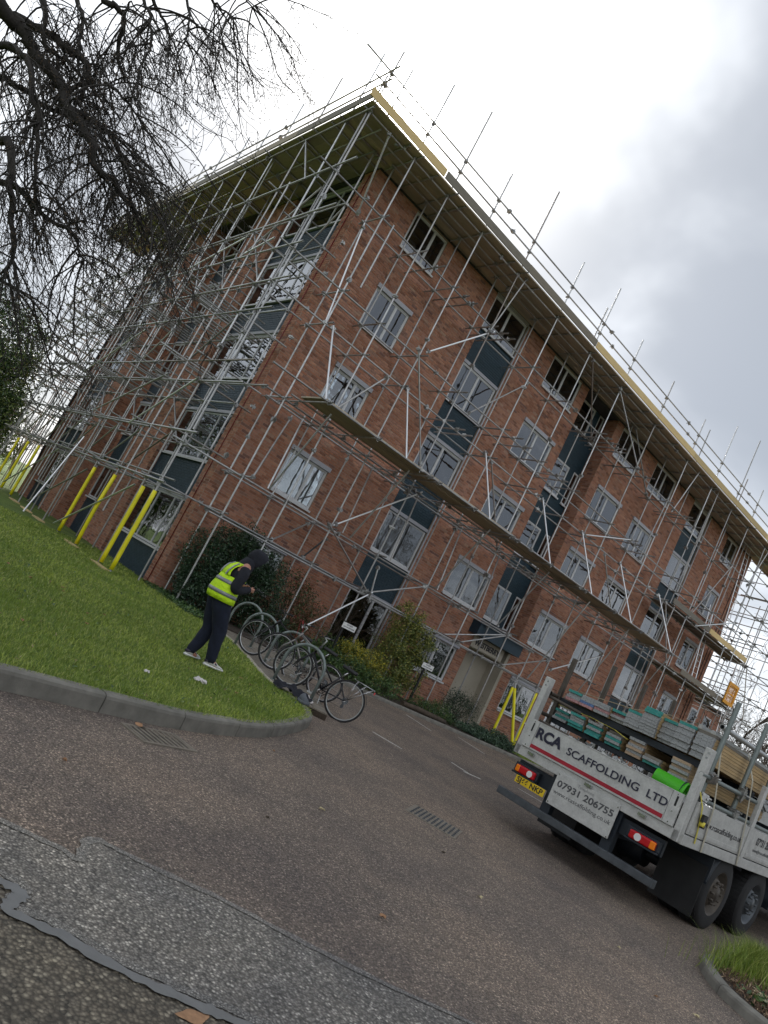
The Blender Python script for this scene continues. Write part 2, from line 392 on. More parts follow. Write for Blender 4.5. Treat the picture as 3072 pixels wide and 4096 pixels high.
# ================================================================== GROUND
def ngon(name, pts, zf, mat, parent=None, thick=0.):
    b = MB(); n = len(pts); top = [(x, y, zf(y) if callable(zf) else zf) for x, y in pts]
    fs = [list(range(n))]; vs = list(top)
    if thick: vs += [(x, y, z-thick) for x, y, z in top]; fs += [(n+i, n+(i+1) % n, (i+1) % n, i) for i in range(n)]
    a = sum(pts[i][0]*pts[(i+1) % n][1]-pts[(i+1) % n][0]*pts[i][1] for i in range(n))
    if a < 0: fs = [f[::-1] for f in fs]
    b.add(vs, fs, 0, .5); return b.build(name, mat, parent)
g = ngon('ground', [(-500, -500), (500, -500), (500, 500), (-500, 500)], -0.5, 'lawn'); struct(g, 'rough grass ground beyond the drive')
b = MB(); ys = [-60, -30, -18, -12, -8, -4, -1.0]
for i in range(len(ys)-1):
    b.add([(-60, ys[i], zroad(ys[i])), (60, ys[i], zroad(ys[i])), (60, ys[i+1], zroad(ys[i+1])), (-60, ys[i+1], zroad(ys[i+1]))], [(0, 1, 2, 3)], 0, .5)
struct(b.build('driveway', 'tarmac'), 'worn brown grey tarmac drive')
L1 = [(-7.9,-13.5),(-7.0,-13.95),(-6.3,-14.36),(-6.06,-14.5),(-5.985,-14.585),(-5.93,-14.50),(-5.885,-14.40),(-5.81,-14.35),(-5.74,-14.39),(-5.53,-14.54),(-5.21,-14.74),(-4.91,-14.98),(-4.54,-15.25),(-4.03,-15.56),(-3,-16.2),(-1.5,-17.2)]
L2 = [(-8.1,-13.9),(-7.0,-14.5),(-6.48,-14.78),(-6.36,-14.86),(-6.30,-14.92),(-6.34,-14.98),(-6.385,-15.04),(-6.31,-15.1),(-6.18,-15.18),(-6.05,-15.3),(-5.88,-15.42),(-5.71,-15.52),(-5.55,-15.61),(-5.0,-15.95),(-4,-16.6),(-2.4,-17.8)]
l1 = [(p.x, p.y) for p in smoothpath([(x, y, 0) for x, y in L1], 5)]; l2 = [(p.x, p.y) for p in smoothpath([(x, y, 0) for x, y in L2], 5)]
struct(ngon('tarmac_patch', l1 + l2[::-1], lambda y: zroad(y)+.004, 'tarmac_grey'), 'paler grey chipping patch across the drive')
struct(ngon('tarmac_patch', l2 + [(-3, -20), (-12, -20), (-12, -13.9)], lambda y: zroad(y)+.004, 'tarmac_dark'), 'darker mossy tarmac at the drive edge')
def ribbon(name, pts, w0, z, mat, jit=0., parent=None):
    b = MB(); P = [Vector((x, y, 0)) for x, y in pts]; vs = []
    for i, p in enumerate(P):
        d = (P[min(i+1, len(P)-1)]-P[max(i-1, 0)]).normalized(); nn = Vector((-d.y, d.x, 0)); a = w0/2*(1+random.uniform(-jit, jit)); c = w0/2*(1+random.uniform(-jit, jit))
        for q in (p+nn*a, p-nn*c): vs.append((q.x, q.y, zroad(q.y)+z))
    b.add(vs, [(2*i, 2*i+1, 2*i+3, 2*i+2) for i in range(len(P)-1)], 0, .5); return b.build(name, mat, parent)
struct(ribbon('sealing_band', l1, .05, .008, 'sealing_band', .35), 'pale chipping edge of the tarmac patch')
struct(ribbon('sealing_band', [(x+.01, y+.03) for x, y in l2], .05, .008, 'sealing_band', .35), 'pale chipping edge of the lower tarmac joint')
struct(ribbon('sealing_band', [(x-.02, y-.03) for x, y in l2], .06, .012, 'seal_smooth', .4), 'smooth grey bitumen seam beside the tarmac joint')
# lawn
KP = [(-30,-20),(-18,-16),(-11,-13.9),(-8.2,-13.0),(-6.9,-12.62),(-5.96,-12.36),(-5.09,-12.14),(-4.31,-11.92),(-3.46,-11.52),(-2.73,-11.06),(-1.95,-10.42),(-1.30,-9.80),(-.92,-9.25),(-.78,-8.80),(-.80,-8.42),(-.92,-8.12)]
kp = smoothpath([(x, y, 0) for x, y in KP], 8)
EDG = [(-.95,-8.0),(-.80,-7.4),(-.28,-5.9),(.15,-4.4),(.36,-3.3),(.40,-2.5),(.15,-1.8),(.04,-1.2)]
lawn_poly = [(p.x, p.y+.06) for p in kp[:-4]] + EDG + [(.04, 40), (-60, 40), (-60, -20)]
struct(ngon('lawn', lawn_poly, ZL, 'lawn'), 'mown green lawn in front of the flats')
struct(ngon('lawn_verge', [(12.9, -2.75), (70, -2.75), (70, 60), (.04, 60), (.04, 17.4), (12.9, 17.4)], -.15, 'lawn'), 'grass verge beyond the entrance')
# kerbs, one object per stone
def kerb(parent, path, h0, h1, w_=.13, seg=.9, side=1, mat='concrete'):
    P = [Vector(p) for p in path]; acc = [0.]
    for i in range(1, len(P)): acc.append(acc[-1]+(P[i]-P[i-1]).length)
    def at(s_):
        s_ = max(0, min(acc[-1]-1e-4, s_)); i = max(j for j in range(len(acc)) if acc[j] <= s_); i = min(i, len(P)-2)
        t_ = (s_-acc[i])/(acc[i+1]-acc[i]); p = P[i].lerp(P[i+1], t_); d = (P[i+1]-P[i]).normalized(); return p, Vector((-d.y, d.x, 0))*side
    s0 = 0
    while s0 < acc[-1]-.1:
        s1 = min(acc[-1], s0+seg*random.uniform(.93, 1.06)); rings = []
        dz = random.uniform(-.004, .006)
        for j in range(6):
            p, nn = at(s0+.006+(s1-s0-.012)*j/5); zb = zroad(p.y)-.05; zt = (h1 if h1 is not None else zroad(p.y)+h0)+dz
            q = lambda k, z: (p.x+nn.x*k, p.y+nn.y*k, z)
            rings.append([q(0, zb), q(.004, zt-.035), q(.012, zt-.012), q(.035, zt), q(w_-.01, zt+.002), q(w_, zt-.01), q(w_, zb)])
        b = MB(); b.loft(rings, 0, True, False); b.build('kerb_stone', mat, parent); s0 = s1
ke = bpy.data.objects.new('kerb', None); COL.objects.link(ke); struct(ke, 'concrete kerb curving round the lawn tip')
kerb(ke, kp[4*8:], .1, ZL+.012)
ke2 = bpy.data.objects.new('kerb', None); COL.objects.link(ke2); struct(ke2, 'low kerb along the flower bed and verge')
kerb(ke2, [(2.6,-2.9,0),(4.0,-2.95,0),(6,-2.98,0),(9,-2.98,0),(12,-2.95,0),(15,-2.9,0),(19,-2.9,0),(26,-2.9,0),(34,-2.9,0)], .09, None)
# brick-on-edge lawn edging
ed = bpy.data.objects.new('edging', None); COL.objects.link(ed); struct(ed, 'pale stone edging between lawn and cycle stands')
kerb(ed, [(x+.02, y, 0) for x, y in EDG], .08, ZL+.006, .09, .6, -1, 'beige')
# paved strip of slabs
pv = bpy.data.objects.new('pavement', None); COL.objects.link(pv); struct(pv, 'slab paving under the cycle stands')
simple('slab', (.19, .165, .13), .9, var=.3, scale=6, bump=.004)
lf = [(-.93,-8.5),(-.72,-7.4),(-.18,-5.9),(.25,-4.4),(.46,-3.3),(.5,-2.6)]; rt = [(-.35,-8.9),(.35,-7.6),(1.0,-6.2),(1.6,-4.8),(2.1,-3.7),(2.5,-2.95)]
def lerp_path(P, t_): 
    k = t_*(len(P)-1); i = min(int(k), len(P)-2); f = k-i; return Vector((P[i][0]+(P[i+1][0]-P[i][0])*f, P[i][1]+(P[i+1][1]-P[i][1])*f, 0))
NR, NC = 13, 3
struct(ngon('paving_bed', lf+rt[::-1], ZL-.02, 'soil', None, .1))
for i in range(NR):
    for j in range(NC):
        q = [lerp_path(lf, u_).lerp(lerp_path(rt, u_), v_) for u_, v_ in ((i/NR, j/NC), (i/NR, (j+1)/NC), ((i+1)/NR, (j+1)/NC), ((i+1)/NR, j/NC))]
        c = sum(q, Vector())/4; q = [c+(p-c)*.975 for p in q]; z = ZL+random.uniform(-.004, .004)
        b = MB(); b.add([(p.x, p.y, z) for p in q]+[(p.x, p.y, z-.04) for p in q], [(0,1,2,3),(0,4,5,1),(1,5,6,2),(2,6,7,3),(3,7,4,0)], 0, .5); b.build('paving_slab', 'slab', pv)
struct(ngon('flower_bed_soil', [(.0,.02),(.05,-1.15),(.2,-1.8),(.5,-2.4),(2.55,-2.86),(6,-2.87),(12.85,-2.85),(12.85,.6),(11.3,.6),(11.3,.02)], -.115, 'soil', None, .1), 'dark soil of the flower bed')
# right foreground bed
rp = smoothpath([(x, y, 0) for x, y in [(3.4,-14.55),(2.2,-14.3),(1.5,-14.28),(1.05,-14.42),(.72,-14.62),(.42,-14.88),(.22,-15.2),(.1,-15.7),(.0,-16.6),(-.1,-18)]], 6)
ke3 = bpy.data.objects.new('kerb', None); COL.objects.link(ke3); struct(ke3, 'curved concrete kerb of the bed beside the lorry')
kerb(ke3, rp[8:], .1, None, .12, .9, 1)
struct(ngon('planting_bed', [(p.x+.05, p.y-.0) for p in rp]+[(6, -18), (6, -14.7)], lambda y: zroad(y)+.08, 'soil'), 'mulched planting bed beside the lorry')
# painted bay marks
def mark(a, b_, w_=.07, mat='paint_white_worn', lab='worn white parking bay mark'):
    struct(ribbon('road_marking', [(a[0]+(b_[0]-a[0])*k/6, a[1]+(b_[1]-a[1])*k/6) for k in range(7)], w_, .004, mat, .3), lab)
for a, b_ in [((1.29,-8.2),(1.56,-8.75)),((6.33,-3.68),(6.19,-4.83)),((8.46,-3.73),(8.28,-4.94)),((3.51,-8.15),(3.54,-8.6)),((3.38,-8.62),(3.8,-8.72)),((5.77,-8.14),(5.97,-8.74))]: mark(a, b_)
mark((10.46,-3.97),(11.3,-4.38), .06, 'paint_yellow_worn', 'faded yellow line by the verge kerb')

# ================================================================== BUILDING
bld = thing('apartment_building', 'five storey red brick block of flats with navy painted panels', 'building', (0, 0, 0))
H = 2.65; ZTOP = 12.75; LX, LY = 26.7, 17.6
def frame(O, X):
    X = Vector(X).normalized(); Z = Vector((0, 0, 1)); mt = Matrix((X, Z.cross(X), Z)).transposed().to_4x4(); mt.translation = Vector(O); return mt
bricks = []        # (matrix, x0, x1, z0, z1, out, painted, rnd)
back = MB()
def brick_wall(fm, Lw, z0, z1, holes=(), painted=(), allp=False, ph=0.):
    xs = sorted({0, Lw, *[v for h in (*holes, *painted) for v in h[:2] if 0 < v < Lw]}); zs = sorted({z0, z1, *[v for h in (*holes, *painted) for v in h[2:4] if z0 < v < z1]})
    for i in range(len(xs)-1):
        for j in range(len(zs)-1):
            cx_, cz = (xs[i]+xs[i+1])/2, (zs[j]+zs[j+1])/2
            if any(h[0] < cx_ < h[1] and h[2] < cz < h[3] for h in holes): continue
            pt = allp or any(h[0] < cx_ < h[1] and h[2] < cz < h[3] for h in painted)
            back.add([fm @ Vector(p) for p in ((xs[i],0,zs[j]),(xs[i+1],0,zs[j]),(xs[i+1],0,zs[j+1]),(xs[i],0,zs[j+1]))], [(0,1,2,3)], 1 if pt else 0, .5)
    k0 = math.ceil((z0+.3)/.075)
    k = 0
    for h in holes:     # reveals
        if h[4] <= 0: continue
        x0, x1, a, c_, d = h; a = max(a, z0); c_ = min(c_, z1)
        V = [fm @ Vector(p) for p in ((x0,0,a),(x1,0,a),(x1,0,c_),(x0,0,c_),(x0,d,a),(x1,d,a),(x1,d,c_),(x0,d,c_))]
        back.add(V, [(0,4,5,1),(1,5,6,2),(2,6,7,3),(3,7,4,0)], 1 if allp else 0, .5)
    z = z0
    while z + .03 < z1:
        k = round(z/.075); zb, zt_ = z+.005, min(z+.07, z1)
        zm = (zb+zt_)/2; cuts = {0., Lw}
        hs = [h for h in holes if h[2] < zm < h[3]]; ps = [h for h in painted if h[2] < zm < h[3]]
        for h in hs+ps:
            for v in h[:2]:
                if 0 < v < Lw: cuts.add(v)
        cuts = sorted(cuts); off = (k % 2)*.1125 + ph + ((k*7919) % 5)*.004
        for i in range(len(cuts)-1):
            a, c_ = cuts[i], cuts[i+1]; mid = (a+c_)/2
            if any(h[0] < mid < h[1] for h in hs): continue
            pt = allp or any(h[0] < mid < h[1] for h in ps)
            x = math.floor((a-off)/.225)*.225+off
            while x < c_:
                e = x+.225
                x0, x1 = max(x+.005, a+.003), min(e-.005, c_-.003)
                if x1-x0 > .02: bricks.append((fm, x0, x1, zb, zt_, .007+random.random()*.004, pt, random.random()))
                x = e
        z += .075
def box_local(parent, name, fm, a, c_, mat, rnd=.5):
    b = MB(); b.box(a, c_, 0, rnd); o = b.build(name, mat, parent); o.matrix_local = fm; return o
def curtain_bm(b, x0, x1, z0, z1, y, amp=.02, folds=9, mi=0, sway=0.):
    n = max(8, int((x1-x0)*folds*5)); ph = random.random()*6
    lo = [(x0+(x1-x0)*i/n+sway*(1-0), y+amp*math.sin(ph+i*2*math.pi/5+.6*math.sin(i*.37)), z0) for i in range(n+1)]; hi = [(p[0]-sway, p[1]*.5+y*.5, z1) for p in lo]
    b.add(lo+hi, [(i, i+1, n+2+i, n+1+i) for i in range(n)], mi, .5, True)
def window(fm, x, z, w_, h_, lights=(.5, .5), head=True, curt='side', sill=True, thin=False, dep=.05):
    mt = fm @ Matrix.Translation((x, dep, z)); par = bld
    b = MB(); f = .035 if thin else .042; d0, d1 = -.02, .05
    ht = .13 if head else 0.; sl = .05 if sill else 0.
    zb, zt_ = sl, h_-ht
    b.box((0, d0, zb), (w_, d1, zb+f)); b.box((0, d0, zt_-f), (w_, d1, zt_)); b.box((0, d0, zb+f), (f, d1, zt_-f)); b.box((w_-f, d0, zb+f), (w_, d1, zt_-f))
    xs = [0]; 
    for l_ in lights: xs.append(xs[-1]+l_*w_)
    xs[-1] = w_
    for k in range(1, len(xs)-1): b.box((xs[k]-f*.4, d0+.002, zb+f), (xs[k]+f*.4, d1, zt_-f))
    fr = b.build('window', 'upvc', par); fr.matrix_local = mt
    for k in range(len(xs)-1):
        a0 = xs[k]+(f if k == 0 else f*.4)+.003; a1 = xs[k+1]-(f if k == len(xs)-2 else f*.4)-.003; c0, c1 = zb+f+.004, zt_-f-.004; s_ = .016 if thin else .024
        sb = MB(); y0, y1 = -.012, .03
        sb.box((a0, y0, c0), (a1, y1, c0+s_)); sb.box((a0, y0, c1-s_), (a1, y1, c1)); sb.box((a0, y0, c0+s_), (a0+s_, y1, c1-s_)); sb.box((a1-s_, y0, c0+s_), (a1, y1, c1-s_))
        sb.build('sash', 'upvc', fr)
        pb = MB(); pb.box((a0+s_-.004, .006, c0+s_-.004), (a1-s_+.004, .012, c1-s_+.004)); pb.build('pane', 'glass', fr)
    if sill:
        b = MB(); b.box((-.03, -.10-dep*.4, 0), (w_+.03, .05, .032)); b.box((-.03, -.11-dep*.4, -.02), (w_+.03, -.085-dep*.4, .034)); b.build('sill', 'upvc', fr)
    if head:
        b = MB(); b.box((-.03, -.06-dep, zt_+.003), (w_+.03, .04, h_)); b.build('shutter_box', 'shutter_grey', fr)
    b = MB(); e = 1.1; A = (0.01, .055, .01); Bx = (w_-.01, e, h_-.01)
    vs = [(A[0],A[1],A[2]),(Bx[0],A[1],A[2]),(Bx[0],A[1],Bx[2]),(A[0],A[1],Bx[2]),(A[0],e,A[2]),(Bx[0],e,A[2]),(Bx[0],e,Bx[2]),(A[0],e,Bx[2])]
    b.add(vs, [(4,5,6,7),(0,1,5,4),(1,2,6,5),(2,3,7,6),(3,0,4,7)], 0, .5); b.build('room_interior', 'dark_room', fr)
    if curt == 'shutters':
        for k in range(len(xs)-1):
            a0, a1 = xs[k]+.08, xs[k+1]-.08; sb = MB()
            zz = zb+.12
            sb.box((a0, .09, zb+.08), (a0+.04, .12, zt_-.08)); sb.box((a1-.04, .09, zb+.08), (a1, .12, zt_-.08)); sb.box(((a0+a1)/2-.02, .09, zb+.08), ((a0+a1)/2+.02, .12, zt_-.08))
            while zz < zt_-.14: sb.box((a0+.04, .085, zz), (a1-.04, .10, zz+.035), M4=None); zz += .06
            sb.build('louvre_shutter', 'beige', fr)
    elif curt:
        b = MB(); mat = 'curtain'
        if curt == 'full': curtain_bm(b, .08, w_-.08, zb+.04, zt_-.04, .17); mat = 'curtain_grey'
        elif curt == 'white':
            curtain_bm(b, .07, w_*random.uniform(.5, .62), zb+.04, zt_-.04, .16); curtain_bm(b, w_*random.uniform(.64, .7), w_-.07, zb+.04, zt_-.04, .17)
        elif curt == 'side':
            s_ = random.uniform(.12, .3); curtain_bm(b, .06, w_*s_, zb+.04, zt_-.04, .16); s_ = random.uniform(.12, .35); curtain_bm(b, w_*(1-s_), w_-.06, zb+.04, zt_-.04, .17)
        b.build('curtain', mat, fr)
    return fr
SF = frame((0, 0, 0), (1, 0, 0))
cols = {'A': (1.648, 3.044, (.64, .36)), 'C': (9.024, 10.831, (.5, .5)), 'E': (13.977, 15.724, (.5, .5)), 'F': (16.78, 18.546, (.52, .48)), 'H': (23.937, 25.113, (.5, .5))}
curt = {'A': ['full', 'side', None, 'white', None], 'C': ['full', None, 'side', 'white', None], 'E': ['full', 'side', 'side', 'white', None], 'F': ['full', 'side', 'side', 'white', 'shutters'], 'H': ['full', 'side', 'side', 'white', 'shutters'],
        'B': ['full', None, 'white', 'white', None], 'G': ['full', 'side', 'side', 'white', 'shutters']}
holes = []
for cn, (x0, x1, li) in cols.items():
    for fl in range(5):
        z = fl*H+.86; h_ = 1.40 if fl < 4 else 1.26
        holes.append((x0, x1, z, z+h_, .10)); window(SF, x0+.004, z+.004, x1-x0-.008, h_-.008, li, fl < 4, curt[cn][fl])
for x0, x1 in ((5.579, 7.359), (20.291, 21.989)): holes.append((x0, x1, -.3, ZTOP, .07))
holes.append((11.3, 13.53, 3.3, ZTOP, 0)); holes.append((11.3, 13.3, -.3, 3.3, 0))
brick_wall(SF, LX, -.3, ZTOP, holes)
for cn, (x0, x1) in {'B': (5.579, 7.359), 'G': (20.291, 21.989)}.items():
    fm = frame((x0, .06, 0), (1, 0, 0)); hs = []; ww = x1-x0
    for fl in range(5):
        z = fl*H+(.86 if fl else 0.02); h_ = (1.40 if 0 < fl < 4 else (2.24 if fl == 0 else 1.26))
        hs.append((.02, ww-.02, z, z+h_, .06)); window(fm, .024, z+.004, ww-.048, h_-.008, (.5, .5) if fl else (.62, .38), False if fl != 1 else False, curt[cn][fl], dep=.02)
        bb = MB(); bb.box((.0, -.045, z+h_-.002), (ww, .03, z+h_+.10)); oo = bb.build('window_head', 'shutter_grey', bld); oo.matrix_local = fm
    brick_wall(fm, ww, -.3, ZTOP, hs, allp=True)
    bb = MB(); bb.box((ww+.0, -.075, -.3), (ww+.05, -.0615, ZTOP-.02)); oo = bb.build('downpipe', 'shutter_grey', bld); oo.matrix_local = fm
# stair bay with entrance
fD = frame((11.3, .65, 0), (1, 0, 0)); hs = []
for fl in range(1, 5):
    z = fl*H+.93; h_ = 1.33 if fl < 4 else 1.2
    hs += [(.3, 1.54, z, z+h_, .05), (1.86, 2.17, z-.06, z+h_, .05)]
    window(fD, .304, z+.004, 1.232, h_-.008, (1.,), False, 'white' if fl > 2 else None, dep=.01); window(fD, 1.864, z-.056, .302, h_+.052, (1.,), False, None, thin=True, dep=.01)
brick_wall(fD, 2.23, 3.3, ZTOP, hs, allp=True)
brick_wall(frame((13.53, .65, 0), (0, -1, 0)), .65, -.3, ZTOP, ph=.05)
brick_wall(frame((11.3, 0, 0), (0, 1, 0)), .65, 3.3, ZTOP, ph=.02)
box_local(bld, 'entrance_porch', SF, (11.302, .655, -.3), (13.528, .70, 3.30), 'beige')
box_local(bld, 'porch_side', SF, (11.25, .01, -.3), (11.30, .65, 3.295), 'beige')
box_local(bld, 'porch_side', SF, (13.30, -.012, -.3), (13.44, .65, 2.845), 'beige')
box_local(bld, 'porch_ceiling', SF, (11.302, .04, 2.40), (13.298, .65, 2.427), 'beige')
box_local(bld, 'porch_floor', SF, (11.3, -.3, -.3), (13.3, .65, -.08), 'concrete')
fa = box_local(bld, 'name_fascia', SF, (11.302, -.03, 2.43), (13.07, .02, 2.846), 'beige')
text_obj('WESTBERRY', .27, fa, 'letter_black', (11.44, -.036, 2.545), (1, 0, 0), (0, 0, 1), 'name_lettering', weight=.009, depth=.006, sx=.93)
cn_ = box_local(bld, 'canopy', SF, (10.92, -.42, 2.85), (13.42, .64, 3.28), 'navy_trim')
b = MB(); b.box((10.90, -.44, 3.281), (13.44, .64, 3.31)); b.build('canopy_capping', 'steel_dark', cn_)
# left facade, frame runs from its far end towards the corner
WF = frame((0, LY, 0), (0, -1, 0)); A_ = lambda y: LY-y
holes = [(A_(4.64), A_(.70), -.3, ZTOP, 0), (A_(16.5), A_(13.3), -.3, ZTOP, 0), (A_(10.96), A_(7.14), -.3, ZTOP, 0)]
brick_wall(WF, LY, -.3, ZTOP, holes, ph=.03)
for y0, y1, li in ((.70, 4.64, (.36, .32, .32)), (13.3, 16.5, (.34, .33, .33))):
    fm = frame((.2, y1, 0), (0, -1, 0)); ww = y1-y0; hs = []
    for fl in range(5):
        z = fl*H+.70; h_ = 1.55 if fl < 4 else 1.35
        hs.append((.02, ww-.02, z, z+h_, .05)); window(fm, .024, z+.004, ww-.048, h_-.008, li, False, ('full', 'full', 'white', 'white', None)[fl], thin=True, dep=.02)
        bb = MB(); bb.box((.004, -.05, z+h_), (ww-.004, .03, z+h_+.09)); oo = bb.build('window_head', 'shutter_grey', bld); oo.matrix_local = fm
    brick_wall(fm, ww, -.3, ZTOP, hs, allp=True)
    brick_wall(frame((0, y1, 0), (1, 0, 0)), .2, -.3, ZTOP)
    brick_wall(frame((.2, y0, 0), (-1, 0, 0)), .2, -.3, ZTOP)
fm = frame((.66, 10.96, 0), (0, -1, 0)); hs = []
for fl in range(5):
    z = fl*H+1.10; h_ = 1.36; hs.append((.42, 1.85, z, z+min(h_, ZTOP-z-.1), .04))
    window(fm, .424, z+.004, 1.422, min(h_, ZTOP-z-.1)-.008, (.5, .5), False, None, thin=True, dep=.0)
    bb = MB(); bb.box((.38, -.05, z+h_), (1.9, .03, z+h_+.09)); oo = bb.build('window_head', 'shutter_grey', bld); oo.matrix_local = fm
brick_wall(fm, 3.82, -.3, ZTOP, hs, [(.38, 1.9, -.3, ZTOP)])
brick_wall(frame((0, 10.96, 0), (1, 0, 0)), .66, -.3, ZTOP, ph=.04)
brick_wall(frame((.66, 7.14, 0), (-1, 0, 0)), .66, -.3, ZTOP)
bb = MB(); bb.add([(LX,0,-.3),(LX,LY,-.3),(LX,LY,ZTOP),(LX,0,ZTOP),(0,LY,-.3),(0,LY,ZTOP)], [(0,1,2,3),(1,4,5,2)], 0, .5); bb.build('rear_wall', 'brick', bld)
bb = MB(); bb.box((.02, .02, 12.752), (LX-.02, LY-.02, 12.835)); bb.box((.16, .17, 12.84), (LX-.3, LY-.3, 13.05)); bb.build('roof', 'roofing', bld)
wall = back.build('wall', ['mortar', 'mortar_navy'], bld)
# bricks: nearest 300 as parts, the others one joined part
cp = np.array(CAM)
Bm = np.array([(fm @ Vector(((x0+x1)/2, 0, (z0+z1)/2)))[:] for fm, x0, x1, z0, z1, o_, p_, r_ in bricks])
def inview(P, mx_=1.0):
    d = P-cp; z = d @ np.array(Fv); x = d @ np.array(Rv)/z; y = d @ np.array(Uv)/z
    return (z > 0) & (abs(x) < .5197*mx_) & (abs(y) < .693*mx_)
iv = inview(Bm) & np.array([(not p_) and fm is SF for fm, *_r, p_, r_ in bricks])
vis = (Bm[:, 2] > 2.3) | (Bm[:, 0] > 2.4)
sc_ = np.where(iv & vis, np.linalg.norm(Bm-cp, axis=1), 1e9); near = set(np.argsort(sc_)[:298].tolist())
ub = MB(); ub.add([(0,0,0),(1,0,0),(1,0,1),(0,0,1),(0,-1,0),(1,-1,0),(1,-1,1),(0,-1,1)], [(4,5,6,7),(0,1,5,4),(1,2,6,5),(2,3,7,6),(3,0,4,7)], 0, 0.)
ume = bpy.data.meshes.new('brick'); ume.from_pydata(ub.v, [], ub.f); ume.materials.append(M['brick'])
V = []; MI = []; RN = []
quad = np.array([(4,5,6,7),(0,1,5,4),(1,2,6,5),(2,3,7,6),(3,0,4,7)])
for i, (fm, x0, x1, z0, z1, o_, p_, r_) in enumerate(bricks):
    if i in near:
        o = link('brick', ume, wall); o.matrix_local = fm @ Matrix.Translation((x0, 0, z0)) @ Matrix.Diagonal((x1-x0, o_, z1-z0, 1)); continue
    bv = .0025
    V.append([(fm @ Vector(p))[:] for p in ((x0,0,z0),(x1,0,z0),(x1,0,z1),(x0,0,z1),(x0+bv,-o_,z0+bv),(x1-bv,-o_,z0+bv),(x1-bv,-o_,z1-bv),(x0+bv,-o_,z1-bv))]); MI += [1 if p_ else 0]*5; RN += [r_]*5
V = np.array(V).reshape(-1, 3); nb = len(V)//8
Fq = (quad[None]+8*np.arange(nb)[:, None, None]).reshape(-1, 4)
stuff(np_mesh('bricks', V, Fq, ['brick', 'navy'], np.array(MI), np.array(RN), bld)).parent = wall
# cable and ladder-like pipe on the corner pier
b = MB(); b.tube([(-.03, .33, -.1), (-.03, .34, 6), (-.03, .33, 12.6)], .012, 6); b.build('cable', 'deep_red', bld)
b = MB(); b.tube([(.12, 17.2, -.1), (-.07, 17.25, 2), (-.07, 17.25, 12.6)], .05, 8); b.build('downpipe', 'black', bld)
for x_ in (26.1, 26.35):
    b = MB(); b.tube([(x_, -.03, 0), (x_, -.03, 12.6)], .015, 6); b.build('cable', 'black', bld)
# brick annexe past the far end
ax = thing('brick_annexe', 'small low red brick annexe past the far end of the flats', 'building', (0, 0, 0))
bricks_n = len(bricks); back2 = back
b = MB(); b.box((32.0, 3.0, -.3), (36.5, 8, 6.1)); b.build('wall', 'brick', ax)
b = MB(); b.box((31.8, 2.8, 6.1), (36.7, 8.2, 6.25)); b.build('roof', 'roofing', ax)
for x_ in (32.5, 34.2):
    b = MB(); b.box((x_, 2.95, 4.2), (x_+.9, 3.0-.002, 5.6)); f_ = b.build('window', 'upvc', ax)
    b = MB(); b.box((x_+.08, 2.94, 4.28), (x_+.82, 2.95-.002, 5.52)); b.build('pane', 'glass', f_)
    b = MB(); b.box((x_+.07, 2.952, 4.27), (x_+.83, 2.96, 5.53)); 

# ================================================================== SCAFFOLD
cb = MB()
cb.box((-.045, -.035, -.035), (.045, .035, .035)); cb.box((-.03, -.06, -.03), (.03, .06, .03)); cb.tube([(-.03, 0, -.075), (-.03, 0, .075)], .011, 6); cb.tube([(.0, -.085, .02), (.0, .085, .02)], .011, 6); cb.tube([(.05, -.03, .0), (.05, .05, 0)], .016, 6)
cme = bpy.data.meshes.new('coupler'); cme.from_pydata(cb.v, [], cb.f); cme.materials.append(M['coupler_steel'])
class Scaf:
    def __init__(s, o): s.o = o; s.nc = 0; s.extra = []
    def tube(s, name, a, b_, mat=None, r=.0242):
        return tube_obj(name, a, b_, s.o, r, mat)
    def run(s, name, a, b_, mx_=6.3):
        a, b_ = Vector(a), Vector(b_); n = max(1, math.ceil((b_-a).length/mx_))
        for i in range(n):
            j = Vector((0, 0, random.uniform(-.012, .012))); s.tube(name, a.lerp(b_, i/n)+j, a.lerp(b_, (i+1)/n)+j)
            if i: s.coup(a.lerp(b_, i/n), 1.15)
    def coup(s, p, sc=1.):
        mt = Matrix.Translation(p) @ Matrix.Rotation(random.uniform(0, 6.28), 4, random.choice('XYZ')) @ Matrix.Diagonal((sc, sc, sc, 1))
        s.extra.append(mt)
    def finish(s):
        def dist(mt): return (mt.translation-CAM).length + (0 if inview(np.array(mt.translation[:])) else 500)
        s.extra.sort(key=dist); rest = MB()
        for i, mt in enumerate(s.extra):
            if i < 290: o = link('coupler', cme, s.o); o.matrix_local = mt
            else: rest.add([mt @ Vector(v) for v in cb.v], cb.f, 0, .5)
        if rest.v: stuff(rest.build('couplers', 'coupler_steel', s.o))
bme = {}
def board(parent, a, b_, wdt, th, mat, up=(0, 0, 1), name='board'):
    """plank from a to b_; object local X along its length"""
    a, b_ = Vector(a), Vector(b_); X = (b_-a); ln = X.length; X.normalize(); Z = Vector(up); Y = Z.cross(X)
    key = (round(ln, 2), wdt, th, mat)
    if key not in bme:
        q = MB(); q.box((0, -wdt/2, 0), (ln, wdt/2, th), 0, .5)
        me = bpy.data.meshes.new(name); me.from_pydata(q.v, [], q.f); me.materials.append(M[mat]); bme[key] = me
    o = link(name, bme[key], parent); mt = Matrix((X, Y, Z)).transposed().to_4x4(); mt.translation = a; o.matrix_local = mt; return o
lsc = thing('scaffold', 'galvanised tube scaffold along the long front with timber platforms', 'scaffold')
S = Scaf(lsc)
OX = [-1.6, .08, 1.5, 3.04, 4.83, 7.02, 9.03, 11.2, 13.74, 16.46, 18.75, 20.75, 22.6, 24.6, 26.9]
TOP = [14.66, 15.22, 15.65, 14.87, 15.8, 14.89, 15.37, 14.76, 14.67, 14.67, 15.7, 16.17, 14.67, 15.2, 14.8]
YO, YI = -1.45, -.5
